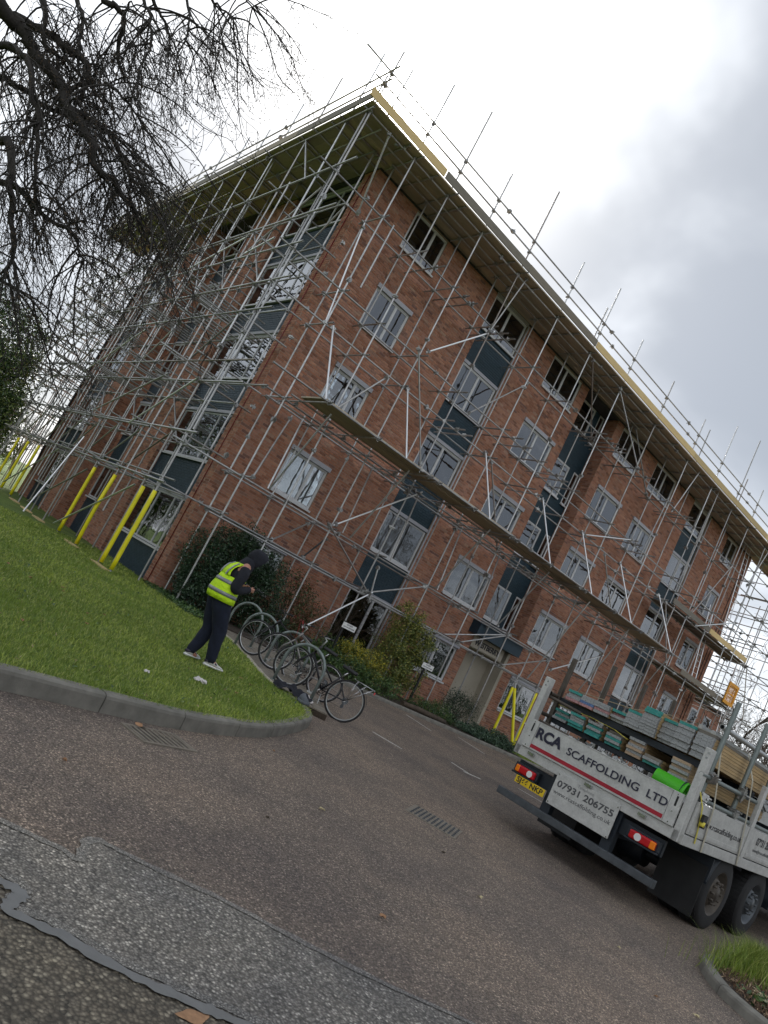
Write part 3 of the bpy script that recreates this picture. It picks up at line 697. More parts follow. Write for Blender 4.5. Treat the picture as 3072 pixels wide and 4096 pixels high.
LV = [2.2, 3.25, 5.45, 7.65, 8.63, 10.92, 12.76]
for i, (x, tp) in enumerate(zip(OX, TOP)):
    j = random.uniform(-.03, .03); c1 = random.uniform(3.5, 5.2); c2 = random.uniform(8.9, 10.2)
    gz = -.11 if x < 13 else -.15
    for a, b_ in ((gz, c1), (c1, c2), (c2, tp)):
        if i == 0 and a == gz: continue
        S.tube('standard', (x+j, YO, a), (x+j, YO, b_))
        if b_ != tp: S.coup((x+j, YO, b_), 1.2)
    if i:
        c1 = random.uniform(4, 6.5)
        S.tube('standard', (x+j+.05, YI, gz), (x+j+.05, YI, c1)); S.tube('standard', (x+j+.05, YI, c1), (x+j+.05, YI, 12.8)); S.coup((x+j+.05, YI, c1))
    for z in LV:
        z2 = z + random.uniform(-.03, .03)
        S.coup((x+j, YO+.03, z)); 
        if i: S.coup((x+j, YI, z))
        if i: S.tube('transom', (x+j+.06, -.02 if random.random() < .75 else -.2, z2+.05), (x+j+.06, YO-random.uniform(.1, .35), z2+.05))
    for z in (13.57, 13.93): S.coup((x+j, YO, z))
# additional standards seen above the rail
for x, z0, z1 in ((-1.15, 12.9, 14.47), (8.86, 13.12, 14.44), (17.0, 12.9, 14.5), (20.98, 12.9, 14.39), (.45, 9.0, 10.95), (19.3, 9.0, 12.9), (19.6, 2, 7.7)):
    S.tube('standard', (x, YO-.03, z0), (x, YO-.03, z1))
for z in LV:
    x0 = {2.2: -.6, 3.25: -1.9, 5.45: -.5, 7.65: -1.7, 8.63: -2.0, 10.92: -2.1, 12.76: -1.75}[z]; x1 = {3.25: 13.9}.get(z, 27.2)
    S.run('ledger', (x0, YO+.05, z), (x1, YO+.05, z)); S.run('ledger', (max(x0, .0), YI-.05, z+.01), (x1, YI-.05, z+.01))
S.run('ledger', (-.3, YO-.05, 2.12), (8.0, YO-.05, 2.14)); S.run('ledger', (.1, YO-.06, 5.30), (14, YO-.06, 5.32))
S.run('guard_rail', (-2.5, YO-.05, 13.93), (27.5, YO-.05, 13.93)); S.run('guard_rail', (-1.95, YO-.05, 13.57), (27.5, YO-.05, 13.57))
x = -.3
while x < 27:         # closer transoms carrying the roof platform, and a middle ledger
    if min(abs(x-q) for q in OX) > .25: S.tube('transom', (x, .0, 12.81), (x, YO-.2, 12.81)); S.coup((x, YO+.05, 12.79))
    x += random.uniform(1.1, 1.35)
S.run('ledger', (-1.4, -.95, 12.75), (27, -.95, 12.75))
for x, z in [(3.5, 10.97), (3.85, 10.97), (5.3, 10.96), (5.6, 10.96), (7.6, 8.68), (8.2, 8.68), (10.1, 8.68), (10.5, 8.68), (11.6, 10.97), (11.95, 10.97), (12.3, 10.97), (12.6, 10.97), (15.2, 8.68), (15.6, 8.68), (17.8, 10.97), (18.1, 10.97), (5.4, 7.7), (5.75, 7.7), (14.5, 10.97), (2.2, 10.97), (9.6, 7.7), (13, 7.7), (17.5, 7.7)]:
    S.tube('transom', (x, -.03, z), (x, YO-random.uniform(.15, .4), z)); S.coup((x, YO, z))
for a, b_, mt_ in [((3.12,-1.55,8.83),(4.95,-1.55,10.8),'silver_tube'), ((2.75,-1.62,8.8),(4.72,-1.62,6.0),'galvanised'), ((3.0,-1.55,3.35),(5.2,-1.55,5.5),'silver_tube'),
                   ((2.8,-1.56,3.35),(5.1,-1.56,2.2),'galvanised'), ((3.28,-2.0,.61),(5.16,-1.6,2.3),'silver_tube'), ((4.95,-1.58,3.0),(5.2,-1.58,2.0),'galvanised'), ((2.95,-1.0,2.25),(3.1,-1.4,3.0),'steel_dark'),
                   ((12.4,-1.58,7.6),(15.2,-1.58,8.7),'silver_tube'), ((15.9,-1.6,8.2),(16.1,-1.6,11.0),'galvanised'), ((21.4,-1.6,7.6),(24.6,-1.6,9.0),'silver_tube'), ((13.7,-1.6,2.9),(16.3,-1.6,4.4),'silver_tube'),
                   ((5.2,-1.5,12.9),(4.7,-1.62,10.5),'galvanised'), ((17.5,-1.5,13.0),(16.6,-1.62,10.6),'galvanised'), ((24.9,-1.55,12.9),(24.2,-1.55,10.6),'galvanised'), ((25.4,-1.6,5.2),(25.2,-1.6,8.9),'galvanised'),
                   ((-.9,-1.55,12.7),(-.2,-.6,10.9),'galvanised'), ((.1,-1.4,7.6),(.1,-.6,10.9),'silver_tube'), ((1.2,-1.55,5.6),(2.4,-1.55,7.6),'galvanised'), ((.3,-1.5,3.3),(.9,-.6,5.4),'galvanised'), ((6.2,-.55,8.65),(8.0,-.55,10.95),'galvanised'),
                   ((9.2,-1.5,12.7),(11.9,-.6,10.9),'galvanised'), ((11.0,-1.5,12.7),(13.9,-1.5,10.9),'galvanised'), ((13.8,-.6,12.7),(16.2,-.6,10.9),'galvanised'), ((7.1,-1.5,7.6),(8.9,-1.5,5.5),'galvanised'), ((14,-1.5,7.6),(16.3,-1.5,5.5),'galvanised'),
                   ((5.0,-1.5,2.2),(7.0,-1.5,3.25),'galvanised'), ((9.1,-1.5,2.2),(11.2,-1.5,3.25),'galvanised'), ((11.3,-1.5,3.3),(9.1,-.6,2.2),'galvanised'), ((1.6,-1.4,2.2),(2.9,-.6,3.2),'galvanised'), ((13.6,-1.5,3.2),(11.3,-1.5,2.2),'galvanised'), ((18.8,-1.5,7.7),(20.7,-1.5,5.5),'galvanised'), ((20.8,-1.5,7.7),(22.5,-1.5,10.9),'galvanised')]:
    S.tube('brace', a, b_, mt_); S.coup(Vector(a).lerp(Vector(b_), .03)); S.coup(Vector(a).lerp(Vector(b_), .95))
# roof level platform
def deck(parent, x0, x1, ylist, z, mat='board_wood', ln=3.9, axis='x', rev=False):
    for k, y in enumerate(ylist):
        x = x0; first = True
        while x < x1-.1:
            e = min(x+ln*(.62 if (first and k % 2) else 1), x1+random.uniform(0, .1)); first = False; zz = z+random.uniform(-.003, .003)+(.03 if random.random() < .04 else 0)
            if axis == 'x': board(parent, (x+.005, y, zz), (e-.005, y, zz), .222, .038, mat)
            else: board(parent, (y, x+.005, zz), (y, e-.005, zz), .222, .038, mat)
            x = e
deck(lsc, -1.76, 27.3, [-1.58+.229*i for i in range(8)], 12.84)
def toe(parent, a, b_, mat, z, nrm, ln=3.9):
    a, b_ = Vector(a), Vector(b_); d = (b_-a); n = max(1, round(d.length/ln))
    for i in range(n):
        p, q = a.lerp(b_, i/n), a.lerp(b_, (i+1)/n); off = Vector(nrm)*(.006 if i % 2 else 0); zz = random.uniform(-.01, .015)
        m_ = mat[i % len(mat)] if isinstance(mat, list) else mat
        board(parent, p+off+Vector((0, 0, z+zz+.11)), q+off+Vector((0, 0, z+zz+.11)), .222, .038, m_, up=nrm, name='toe_board')
toe(lsc, (-1.9, -1.694, 0), (.95, -1.694, 0), 'toe_wood', 12.89, (0, -1, 0)); toe(lsc, (1.0, -1.694, 0), (8.85, -1.694, 0), 'grey_wood', 12.89, (0, -1, 0)); toe(lsc, (8.9, -1.694, 0), (27.5, -1.694, 0), 'toe_wood', 12.89, (0, -1, 0))
# cantilevered mid platform
deck(lsc, .35, 18.5, [-1.75-.229*i for i in range(5)], 5.66)
S.run('ledger', (-1.3, -2.95, 5.60), (18.9, -2.95, 5.64)); S.run('ledger', (.1, -1.62, 5.60), (18.7, -1.62, 5.60))
for i, x in enumerate([.42, 2.1, 4.1, 4.45, 6.0, 7.8, 8.1, 9.9, 11.7, 12.0, 13.9, 15.8, 17.9, 18.3]):
    S.tube('transom', (x, -.1-random.random()*.3, 5.55), (x, -3.08, 5.61)); S.coup((x, -2.95, 5.6)); S.coup((x, -2.95, 5.6)); S.coup((x, YO, 5.5)); S.coup((x, YI, 5.5))
for x in (.3, 3.15, 6.75, 9.9, 12.4, 15.1, 18.2):
    S.tube('brace', (x, -2.93, 5.62), (x-.02, -1.5, 7.72), 'silver_tube'); S.coup((x, -1.5, 7.65), 1.2)
    S.tube('brace', (x+.5, -2.6, 5.5), (x+.55, -1.5, 3.3 if x < 12 else 2.3))
for x in (.8, 3.4, 5.3, 7.4, 9.4):
    S.tube('brace', (x, YO-.06, 3.3), (x+.15, YO+.3, 5.45))
# platforms at the far end
deck(lsc, 19.4, 26.9, [-1.32+.229*i for i in range(5)], 7.74, 'grey_wood'); toe(lsc, (22.8, -1.5, 0), (26.8, -1.5, 0), 'toe_wood', 7.78, (0, -1, 0)); toe(lsc, (19.3, -1.5, 0), (22.75, -1.5, 0), 'grey_wood', 7.78, (0, -1, 0))
deck(lsc, 20.9, 26.9, [-1.32+.229*i for i in range(5)], 5.53, 'grey_wood'); toe(lsc, (21.9, -1.5, 0), (26.8, -1.5, 0), 'grey_wood', 5.57, (0, -1, 0))
# return round the far end of the flats
for x in (27.0, 28.6, 30.4):
    for y in (-1.45, .6, 3.0, 5.5):
        S.tube('standard', (x+.1, y, -.15), (x+.1, y, random.uniform(13.6, 14.6) if x < 30 else random.uniform(10, 12)))
for z in (2.2, 4.3, 5.45, 6.5, 7.65, 8.8, 9.9, 10.92, 12.76):
    for y in (-1.4, .65, 3.05): S.tube('ledger', (26.5, y, z), (30.9, y, z+.01))
    for x in (27.1, 28.7, 30.5): S.tube('transom', (x, -1.9, z+.05), (x, 5.9, z+.05)); S.coup((x, YO, z)); S.coup((x, .65, z))
deck(lsc, 27.3, 30.4, [-1.3+.229*i for i in range(7)], 12.84); toe(lsc, (27.5, -1.5, 0), (30.5, -1.5, 0), 'toe_wood', 12.89, (0, -1, 0)); S.run('guard_rail', (27.4, -1.5, 13.93), (31, -1.5, 13.93)); S.run('guard_rail', (27.4, -1.5, 13.57), (31, -1.5, 13.57))
for a, b_ in [((27.1, -1.5, 2.2), (28.6, -1.5, 5.4)), ((28.7, -1.5, 5.5), (27.2, -1.5, 7.6)), ((27.2, -1.5, 7.7), (28.7, -1.5, 10.9)), ((28.7, -1.5, 2.2), (30.4, -1.5, 5.4)), ((30.4, -1.5, 7.7), (28.7, -1.5, 10.8)), ((27.1,-1.6,10.9),(30.3,-1.6,12.7))]: S.tube('brace', a, b_, 'silver_tube')
S.finish()
# ladders at the far end
def ladder(x, y, z0, z1, lean, lab):
    t_ = thing('ladder', lab, 'ladder', (x, y, z0)); n = int((z1-z0)/.28); f_ = lambda z: (0, lean*z/(z1-z0))
    for sx in (-.2, .2): tube_obj('stile', (sx, 0, 0), (sx, lean, z1-z0), t_, .02, 'silver_tube', 8)
    for k in range(1, n): z = k*.28; tube_obj('rung', (-.2, lean*z/(z1-z0), z), (.2, lean*z/(z1-z0), z), t_, .013, 'silver_tube', 6)
ladder(25.3, -.9, 7.78, 12.9, .5, 'aluminium ladder up to the roof platform at the far end of the flats')
ladder(24.1, -1.0, 5.57, 9.3, .5, 'short aluminium ladder between the two lower far platforms')
ladder(28.2, -1.1, 2.0, 8.0, .5, 'aluminium ladder outside the end wall of the flats')
# yellow gate panel
gp = thing('gate_panel', 'bright yellow plastic gate panel on the scaffold at the far end', 'barrier', (26.45, -1.62, 5.62))
b = MB(); 
for q in (((-.5,-.02,0),(.5,.02,.14)), ((-.5,-.02,.86),(.5,.02,1.0)), ((-.5,-.02,.14),(-.38,.02,.86)), ((.38,-.02,.14),(.5,.02,.86)), ((-.38,-.02,.46),(.38,.02,.52))): b.box(*q)
b.build('frame', 'orange_yellow', gp); b = MB()
for k in range(12): b.box((-.37+k*.063, -.006, .14), (-.355+k*.063, .006, .86))
for k in range(11): b.box((-.38, -.0075, .17+k*.065), (.38, .0075, .18+k*.065))
b.build('mesh_infill', 'orange_yellow', gp)

# ---- gable side
gsc = thing('scaffold', 'denser galvanised tube scaffold against the shadowed left wall above the lawn', 'scaffold')
S = Scaf(gsc)
GY = [-1.33, -.36, 1.74, 3.75, 5.6, 7.37, 9.38, 11.03, 12.84, 14.68, 16.72, 18.6, 20.6]
GT = [13.9, 15.02, 15.05, 14.83, 14.42, 14.66, 14.54, 14.47, 14.37, 14.34, 14.29, 14.2, 14.1]
XO, XI = -1.6, -.5
GL = [2.2, 3.5, 4.85, 5.42, 6.84, 7.69, 8.72, 9.66, 11.05, 12.76]
for i, (y, tp) in enumerate(zip(GY, GT)):
    c1 = random.uniform(5, 7); 
    S.tube('standard', (XO, y, -.11), (XO, y, c1)); S.tube('standard', (XO, y, c1), (XO, y, tp)); S.coup((XO, y, c1), 1.3)
    if i not in (0,): S.tube('standard', (XI, y+.05, -.11), (XI, y+.05, c1+1)); S.tube('standard', (XI, y+.05, c1+1), (XI, y+.05, 12.8))
    if i % 2 == 0 and i: S.tube('standard', (XO-.05, y-.7, 1.0), (XO-.05, y-.7, random.uniform(8, 12.9)))
    for z in GL:
        S.coup((XO, y, z)); S.coup((XI, y, z))
        if i: S.tube('transom', (-.03, y+.06, z+.05), (XO-random.uniform(.08, .5), y+.06, z+.05))
st = {2.2: -1.7, 3.5: -2.0, 4.85: -2.9, 5.42: -2.84, 6.84: -2.24, 7.69: -2.3, 8.72: -1.9, 9.66: -2.6, 11.05: -2.3, 12.76: -1.7}
for z in GL:
    S.run('ledger', (XO-.05, st[z], z), (XO-.05, 21, z)); S.run('ledger', (XI-.05, -.4 if z != 5.42 else -1.6, z+.01), (XI-.05, 21, z+.01))
S.run('ledger', (XO+.06, -1.9, 2.32), (XO+.06, 9, 2.34)); S.run('ledger', (XO-.1, 1, 3.42), (XO-.1, 12, 3.44))
S.run('guard_rail', (XO-.05, -1.89, 13.93), (XO-.05, 21.5, 13.93)); S.run('guard_rail', (XO-.05, -1.84, 13.57), (XO-.05, 21.5, 13.57)); S.run('ledger', (-1.05, -1.3, 12.75), (-1.05, 21, 12.75))
y = .2
while y < 21: S.tube('transom', (0, y, 12.81), (XO-.15, y, 12.81)); y += random.uniform(.75, 1.0)
for y0, n_, z in ((2.2, 4, 6.90), (4.4, 4, 6.90), (2.3, 5, 7.75), (4.9, 4, 7.75), (1.0, 3, 5.47), (2.4, 4, 4.91), (4.6, 3, 5.47), (.6, 3, 6.9), (6.4, 3, 4.9), (7.9, 3, 7.75), (9.9, 3, 6.9), (11.6, 4, 7.75), (13.3, 3, 5.47), (8.4, 2, 9.7), (15.3, 3, 7.75)):
    for k in range(n_): S.tube('transom', (-.05-random.random()*.3, y0+.3*k+random.random()*.1, z), (XO-random.uniform(.1, .9), y0+.3*k+random.random()*.1, z+.02))
for i in range(1, len(GY)-1):
    y, y2 = GY[i], GY[i+1]
    S.tube('brace', (XO+.05, y, 3.5), (XO+.05, y2, 2.25))
    if i % 2: S.tube('brace', (XO+.06, y, 6.84), (XO+.06, y2-.3, 5.5)); S.tube('brace', (XI, y, 11.05), (XI, y2, 8.8)); S.tube('brace', (XO+.05, y2, 9.6), (XO+.05, y, 7.75))
    else: S.tube('brace', (XI-.1, y, 3.5), (XI-.1, y2, 4.85)); S.tube('brace', (XO+.05, y, 7.69), (XO+.05, y2, 9.6))
for a, b_, mt_ in [((-1.7,5.32,8.79),(-1.7,1.71,9.42),'silver_tube'), ((-1.7,1.2,8.78),(-1.7,-.22,9.06),'silver_tube'), ((-1.7,6.6,3.6),(-1.7,1.8,5.0),'galvanised'), ((-1.72,2.6,3.4),(-1.72,-.5,4.9),'silver_tube'), ((-1.7,10.5,5.0),(-1.7,6.0,6.6),'silver_tube'),
                   ((-1.75,3.9,.05),(-1.7,-.2,1.9),'silver_tube'), ((-1.7,8.0,.1),(-1.7,3.9,1.8),'galvanised'), ((-1.7,12.5,.2),(-1.65,8,2.1),'galvanised'), ((-1.68,6.0,2.7),(-2.2,5.6,-.1),'silver_tube'), ((-1.7,15.5,8.9),(-1.7,10.2,10.2),'galvanised'),
                   ((-1.3,-.3,10.95),(-1.62,1.7,8.75),'galvanised'), ((-1.2,4.8,11.0),(-1.5,3.8,13.0),'galvanised'), ((-1.65,.1,11),(-1.65,1.7,12.8),'galvanised'), ((-1.66,18.5,3.6),(-1.66,13,5.4),'silver_tube'), ((-1.66,20.5,5.5),(-1.66,15,7.6),'galvanised')]:
    S.tube('brace', a, b_, mt_)
deck(gsc, .14, 21.0, [-1.66+.229*i for i in range(8)], 12.84, axis='y')
toe(gsc, (-1.775, -1.69, 0), (-1.775, 21.2, 0), ['grey_wood', 'board_wood'], 12.89, (-1, 0, 0))
# scaffold going on past the back corner of the wall
for x in (-.2, 1.6):
    for y in (18.6, 20.6): S.tube('standard', (x, y, -.1), (x, y, 13.5))
for z in GL: S.tube('ledger', (-1.9, 20.6, z), (3.4, 20.6, z)); S.tube('ledger', (-1.9, 18.6, z), (3.4, 18.6, z))
S.finish()
# yellow foam sleeves and sole boards
def sleeve(parent, a, b_, bend=0.):
    a, b_ = Vector(a), Vector(b_); P = [a.lerp(b_, k/8)+Vector((bend*math.sin(math.pi*k/8)*.6, bend*math.sin(math.pi*k/8), 0)) for k in range(9)]
    q = MB(); q.tube(P, .05, 12); return q.build('foam_sleeve', 'yellow_plastic', parent)
for y, bd in ((-1.50, 0), (-.52, 0), (1.74, -.10), (3.65, 0), (10.95, 0), (12.86, 0), (14.68, 0)): sleeve(gsc, (XO, y if y > -1.4 else -1.33, -.06), (XO, y if y > -1.4 else -1.33, 1.95), bd)
for y in (-.9, 1.7, 5.6, 7.4, 9.4): board(gsc, (XO-.12, y-.45, ZL+.0), (XO-.12, y+.5, ZL+.0), .2, .035, 'toe_wood', name='sole_board')
sleeve(lsc, (12.5, -1.47, 0), (12.5, -1.47, 1.8)); tube_obj('brace', (12.5, -1.5, 1.95), (13.05, -2.05, -.15), lsc); sleeve(lsc, (12.53, -1.53, 1.80), (13.03, -2.03, 0)); sleeve(lsc, (13.8, -1.45, -.05), (13.8, -1.45, 2.0))
tube_obj('standard', (12.5, -1.47, -.1), (12.5, -1.47, 2.3), lsc); tube_obj('ledger', (12.2, -1.47, 2.0), (14.2, -1.47, 2.05), lsc)
# yellow barrier rails behind the shrubbery corner
yb = thing('barrier_rail', 'yellow tube barrier rails beyond the far left corner of the scaffold', 'barrier', (-3.0, 17.5, -.13))
for z in (.55, 1.0): tube_obj('rail', (-1.6, -1.5, z), (1.0, 1.5, z), yb, .05, 'yellow_plastic')
for k in (0, .5, 1): tube_obj('post', (-1.6+2.6*k, -1.5+3*k, 0), (-1.6+2.6*k, -1.5+3*k, 1.1), yb, .03, 'galvanised')

# ================================================================== VEGETATION
def leaf_mesh(name, C, size, mat, parent, up=.3, asp=.45, rnd=None, down=0., droop=None):
    """C (n,3) centres -> rhombic folded leaves of 4 triangles"""
    n = len(C); d = rng.normal(size=(n, 3)); d[:, 2] = d[:, 2]*.7 - down; d /= np.linalg.norm(d, axis=1)[:, None]
    u = rng.normal(size=(n, 3)); u[:, 2] += up*3; s_ = np.cross(d, u); s_ /= np.linalg.norm(s_, axis=1)[:, None]; nn = np.cross(s_, d)
    sz = size*(.6+.8*rng.random(n))[:, None]; a = sz*asp*.5
    P = np.stack([C, C+d*sz*.5+s_*a+nn*a*.35, C+d*sz, C+d*sz*.5-s_*a+nn*a*.35], 1).reshape(-1, 3)
    base = 4*np.arange(n)[:, None]; F_ = np.concatenate([base+np.array([[0, 1, 2]]), base+np.array([[0, 2, 3]])], 1).reshape(-1, 3)
    r_ = rng.random(n) if rnd is None else rnd
    return np_mesh(name, P, F_, mat, rnd=np.repeat(r_, 2), parent=parent)
def blob_points(blobs, n, shell=.55, seed_clumps=26, clump=.16):
    """points in uneven clumps near the surface of several ellipsoids; clear gaps between clumps"""
    vol = np.array([b_[3]*b_[4]*b_[5] for b_ in blobs]); k = (n*vol/vol.sum()).astype(int); out_ = []
    for b_, m_ in zip(blobs, k):
        nc = max(6, int(seed_clumps*(b_[3]*b_[4]*b_[5])**(1/3)*4)); d = rng.normal(size=(nc, 3)); d /= np.linalg.norm(d, axis=1)[:, None]
        rr = shell+(1.08-shell)*rng.random(nc)**.6; cc = d*rr[:, None]; idx = rng.integers(0, nc, m_)
        p = cc[idx]+rng.normal(size=(m_, 3))*clump; out_.append(p*np.array(b_[3:6])+np.array(b_[:3]))
    return np.concatenate(out_)
def stems(parent, base, tips, r0, mat, name='stem', n=5, wob=.12):
    b = MB()
    for t_ in tips:
        B = Vector(base)+Vector((random.uniform(-.1, .1), random.uniform(-.1, .1), 0)); T = Vector(t_); P = []
        for i in range(n+1):
            f = i/n; P.append(B.lerp(T, f)+Vector((random.uniform(-1, 1), random.uniform(-1, 1), random.uniform(-.5, .5)))*wob*(T-B).length*math.sin(math.pi*f)*.6)
        b.tube(P, [r0*(1-.8*i/n) for i in range(n+1)], 5, 0, False)
    return b.build(name, mat, parent)
def shrub(name, label, cat, base, blobs, n, size, mat, stem_mat='bark_brown', group=None, shell=.45, clump=.16, asp=.45, ns=9, **k):
    t = thing(name, label, cat, base, 0, group); bl = [(b_[0]-base[0], b_[1]-base[1], b_[2]-base[2], *b_[3:]) for b_ in blobs]
    P = blob_points(bl, n, shell, clump=clump); P = P[P[:, 2] > .01]
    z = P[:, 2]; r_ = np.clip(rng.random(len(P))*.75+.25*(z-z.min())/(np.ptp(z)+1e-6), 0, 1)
    o = leaf_mesh('foliage', P, size, mat, t, rnd=r_, asp=asp, **k); stuff(o)
    tips = [tuple(P[i]) for i in rng.integers(0, len(P), ns)]; stems(t, (0, 0, -.05), tips, .018, stem_mat); return t, P
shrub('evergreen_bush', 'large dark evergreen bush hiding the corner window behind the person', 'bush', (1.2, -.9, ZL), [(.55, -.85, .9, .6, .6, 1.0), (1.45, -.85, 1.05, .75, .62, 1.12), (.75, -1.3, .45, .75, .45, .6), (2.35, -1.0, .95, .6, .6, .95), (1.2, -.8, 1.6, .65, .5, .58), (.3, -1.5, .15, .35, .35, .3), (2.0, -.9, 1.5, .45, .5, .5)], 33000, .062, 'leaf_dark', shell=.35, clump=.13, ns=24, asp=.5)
shrub('evergreen_bush', 'low dark green bush at the foot of the brick wall behind the first cycle stand', 'bush', (2.8, -1.2, ZL), [(2.75, -1.15, .3, .5, .5, .5), (3.2, -1.5, .15, .45, .4, .35)], 5000, .055, 'leaf_dark', shell=.3)
t, P = shrub('flowering_shrub', 'loose reddish green shrub with a few red blooms against the wall', 'shrub', (3.45, -1.0, ZL), [(3.3, -1.1, 1.45, .42, .35, .45), (3.75, -1.1, .95, .5, .4, .45), (3.6, -1.2, .4, .4, .35, .35)], 2600, .085, 'leaf_red', shell=.2, clump=.22, ns=16, asp=.36)
q = MB()
for k in (5, 200, 600, 900, 1500, 1900): 
    c = Vector(P[k]); 
    for j in range(6): a = j*math.pi/3; q.add([c, c+Vector((math.cos(a)*.03, math.sin(a)*.03, .018)), c+Vector((math.cos(a+.8)*.03, math.sin(a+.8)*.03, .014))], [(0, 1, 2)], 0, .5)
q.build('bloom', 'flower_red', t)
# bare wall climber
wc = thing('bare_climber', 'leafless twiggy climber spread over the navy panel', 'climber', (5.2, -.35, ZL)); b = MB()
def twig(b, p, d, ln, r, depth, grav=0., lim=None, seg=5, sp=.7, k=(2, 4), minr=.002, budb=None):
    P = [p]; q = Vector(p)
    for i in range(seg):
        d = (d+Vector((random.gauss(0, 1), random.gauss(0, 1), random.gauss(0, 1)))*.22+Vector((0, 0, -grav))).normalized(); q = q+d*ln/seg; P.append(q.copy())
    b.tube(P, [max(minr, r*(1-.6*i/seg)) for i in range(seg+1)], 5 if r > .012 else 3, 0, False)
    if depth > 0:
        for _ in range(random.randint(*k)):
            i = random.randint(1, seg); nd = (d+Vector((random.gauss(0, 1), random.gauss(0, 1), random.gauss(0, 1)))*sp).normalized()
            twig(b, P[i], nd, ln*random.uniform(.5, .8), r*.55, depth-1, grav, lim, seg, sp, k, minr, budb)
    elif budb is not None: budb.append((P[-1], d))
for k_ in range(8): twig(b, Vector((random.uniform(-.3, .5), random.uniform(-.1, .1), 0)), Vector((random.uniform(-.5, .5), random.uniform(-.15, .1), 1)).normalized(), 1.5, .014, 3, -.02, k=(3, 4), minr=.0025)
b.build('stem', 'bark_brown', wc)
shrub('gold_shrub', 'low shrub with bright yellow young leaves beside the first small sign', 'shrub', (5.6, -1.9, ZL), [(5.35, -1.9, .5, .62, .45, .45), (5.9, -2.0, .45, .5, .45, .42)], 6500, .05, 'leaf_yellow', shell=.3)
shrub('ground_shrub', 'sprawling dark green low shrub spilling over the bed kerb behind the black bicycle', 'shrub', (4.9, -2.2, ZL), [(4.3, -1.9, .1, .7, .6, .45), (5.2, -2.3, .1, .9, .45, .35), (6.2, -2.3, .08, .8, .42, .32), (3.4, -2.2, 0, .5, .4, .25), (4.7, -1.5, .3, .5, .4, .5)], 11000, .06, 'leaf_mid', shell=.3)
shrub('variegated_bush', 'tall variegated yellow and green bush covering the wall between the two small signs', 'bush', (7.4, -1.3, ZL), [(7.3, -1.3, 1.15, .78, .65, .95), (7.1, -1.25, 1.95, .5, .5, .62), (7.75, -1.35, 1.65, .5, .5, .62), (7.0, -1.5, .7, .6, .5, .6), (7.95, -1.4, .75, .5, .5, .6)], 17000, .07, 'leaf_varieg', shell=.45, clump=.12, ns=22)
shrub('ground_shrub', 'small glossy plants round the foot of the second small sign', 'shrub', (8.6, -2.1, ZL), [(8.3, -2.2, .05, .7, .4, .3), (9.2, -2.0, .1, .5, .4, .35)], 3800, .07, 'leaf_mid', shell=.2, asp=.25)
shrub('entrance_shrub', 'dark twiggy shrub growing beside the entrance porch', 'shrub', (10.4, -1.4, ZL), [(10.2, -1.4, .35, .6, .5, .5), (10.8, -1.3, .5, .5, .45, .45)], 5200, .045, 'leaf_dark', shell=.2, clump=.24, ns=26)
shrub('ivy_clump', 'pale ivy tumbling over the kerb below the entrance', 'ivy', (11.3, -2.2, ZL), [(10.6, -2.3, .02, .8, .5, .22), (11.5, -2.3, .04, .8, .5, .28), (12.3, -2.2, .06, .5, .45, .3)], 7500, .05, 'ivy', shell=.2, asp=.8)
lg = MB(); P = [(-.9, 0, .06), (-.3, .03, .08), (.4, -.02, .07), (1.0, .02, .06)]; lg.tube(P, [.07, .08, .075, .06], 9); o = lg.build('log', 'bark_brown', None, (7.9, -2.66, -.12)); tag(o, 'rotting brown log lying along the kerb of the flower bed', 'log')
# big laurel mass at the left edge
shrub('laurel_tree', 'tall glossy green laurel behind the scaffold at the left edge of the lawn', 'tree', (-3.4, 18.9, ZL), [(-3.7, 18.8, 2.4, 2.4, 2.0, 3.0), (-2.5, 19.6, 2.6, 1.3, 1.5, 3.0), (-3.5, 19, 5.6, 1.7, 1.8, 1.8), (-2.1, 20.4, 4.4, 1.3, 1.2, 1.6), (-5.6, 17.4, 4.6, 2.0, 1.8, 3.0)], 42000, .17, 'leaf_laurel', shell=.5, clump=.10, ns=20, asp=.36, down=.4)
shrub('laurel_bush', 'round glossy laurel seen through the scaffold past the far corner of the wall', 'bush', (-2.6, 21.5, ZL), [(-3.2, 21, 1.9, 1.8, 1.6, 2.2), (-1.4, 22.5, 1.6, 1.5, 1.5, 1.9)], 14000, .17, 'leaf_laurel', shell=.45, clump=.12, asp=.36, down=.3)
# bare trees
def bare_tree_meshes(h, seed, depth=5, r=.16, spread=.75, minr=.008):
    random.seed(seed); b = MB(); P = [Vector((0, 0, 0))]; d = Vector((0, 0, 1)); n = 6
    for i in range(n): d = (d+Vector((random.gauss(0, .07), random.gauss(0, .07), .1))).normalized(); P.append(P[-1]+d*h*.32/n)
    tr = MB(); tr.tube(P, [r*(1.25-.5*i/n) for i in range(n+1)], 9, 0, False)
    for i in range(6):
        a = i*1.05+random.uniform(-.3, .3); dd = Vector((math.cos(a)*spread, math.sin(a)*spread, random.uniform(.6, 1.6))).normalized()
        twig(b, P[random.randint(4, n)], dd, h*.34, r*.5, depth, -.05, seg=5, sp=.55, k=(2, 3), minr=minr)
    twig(b, P[-1], Vector((0, 0, 1)), h*.4, r*.6, depth, -.05, seg=5, sp=.5, k=(3, 4), minr=minr)
    return tr, b
def make_tree(h, seed, label, loc, group, mat='twig_grey', **k):
    t = thing('bare_tree', label, 'tree', loc, 0, group); tr, b = bare_tree_meshes(h, seed, **k); tr.build('trunk', mat, t); b.build('crown', mat, t); return t
TA = make_tree(12, 3, 'tall leafless tree filling the gap right of the far end wall', (38, 2.0, -.5), 'bare trees past the far end')
TB = make_tree(9, 5, 'leafless tree nearest the end wall, low branches behind the yellow gate panel', (33.5, -1.0, -.5), 'bare trees past the far end')
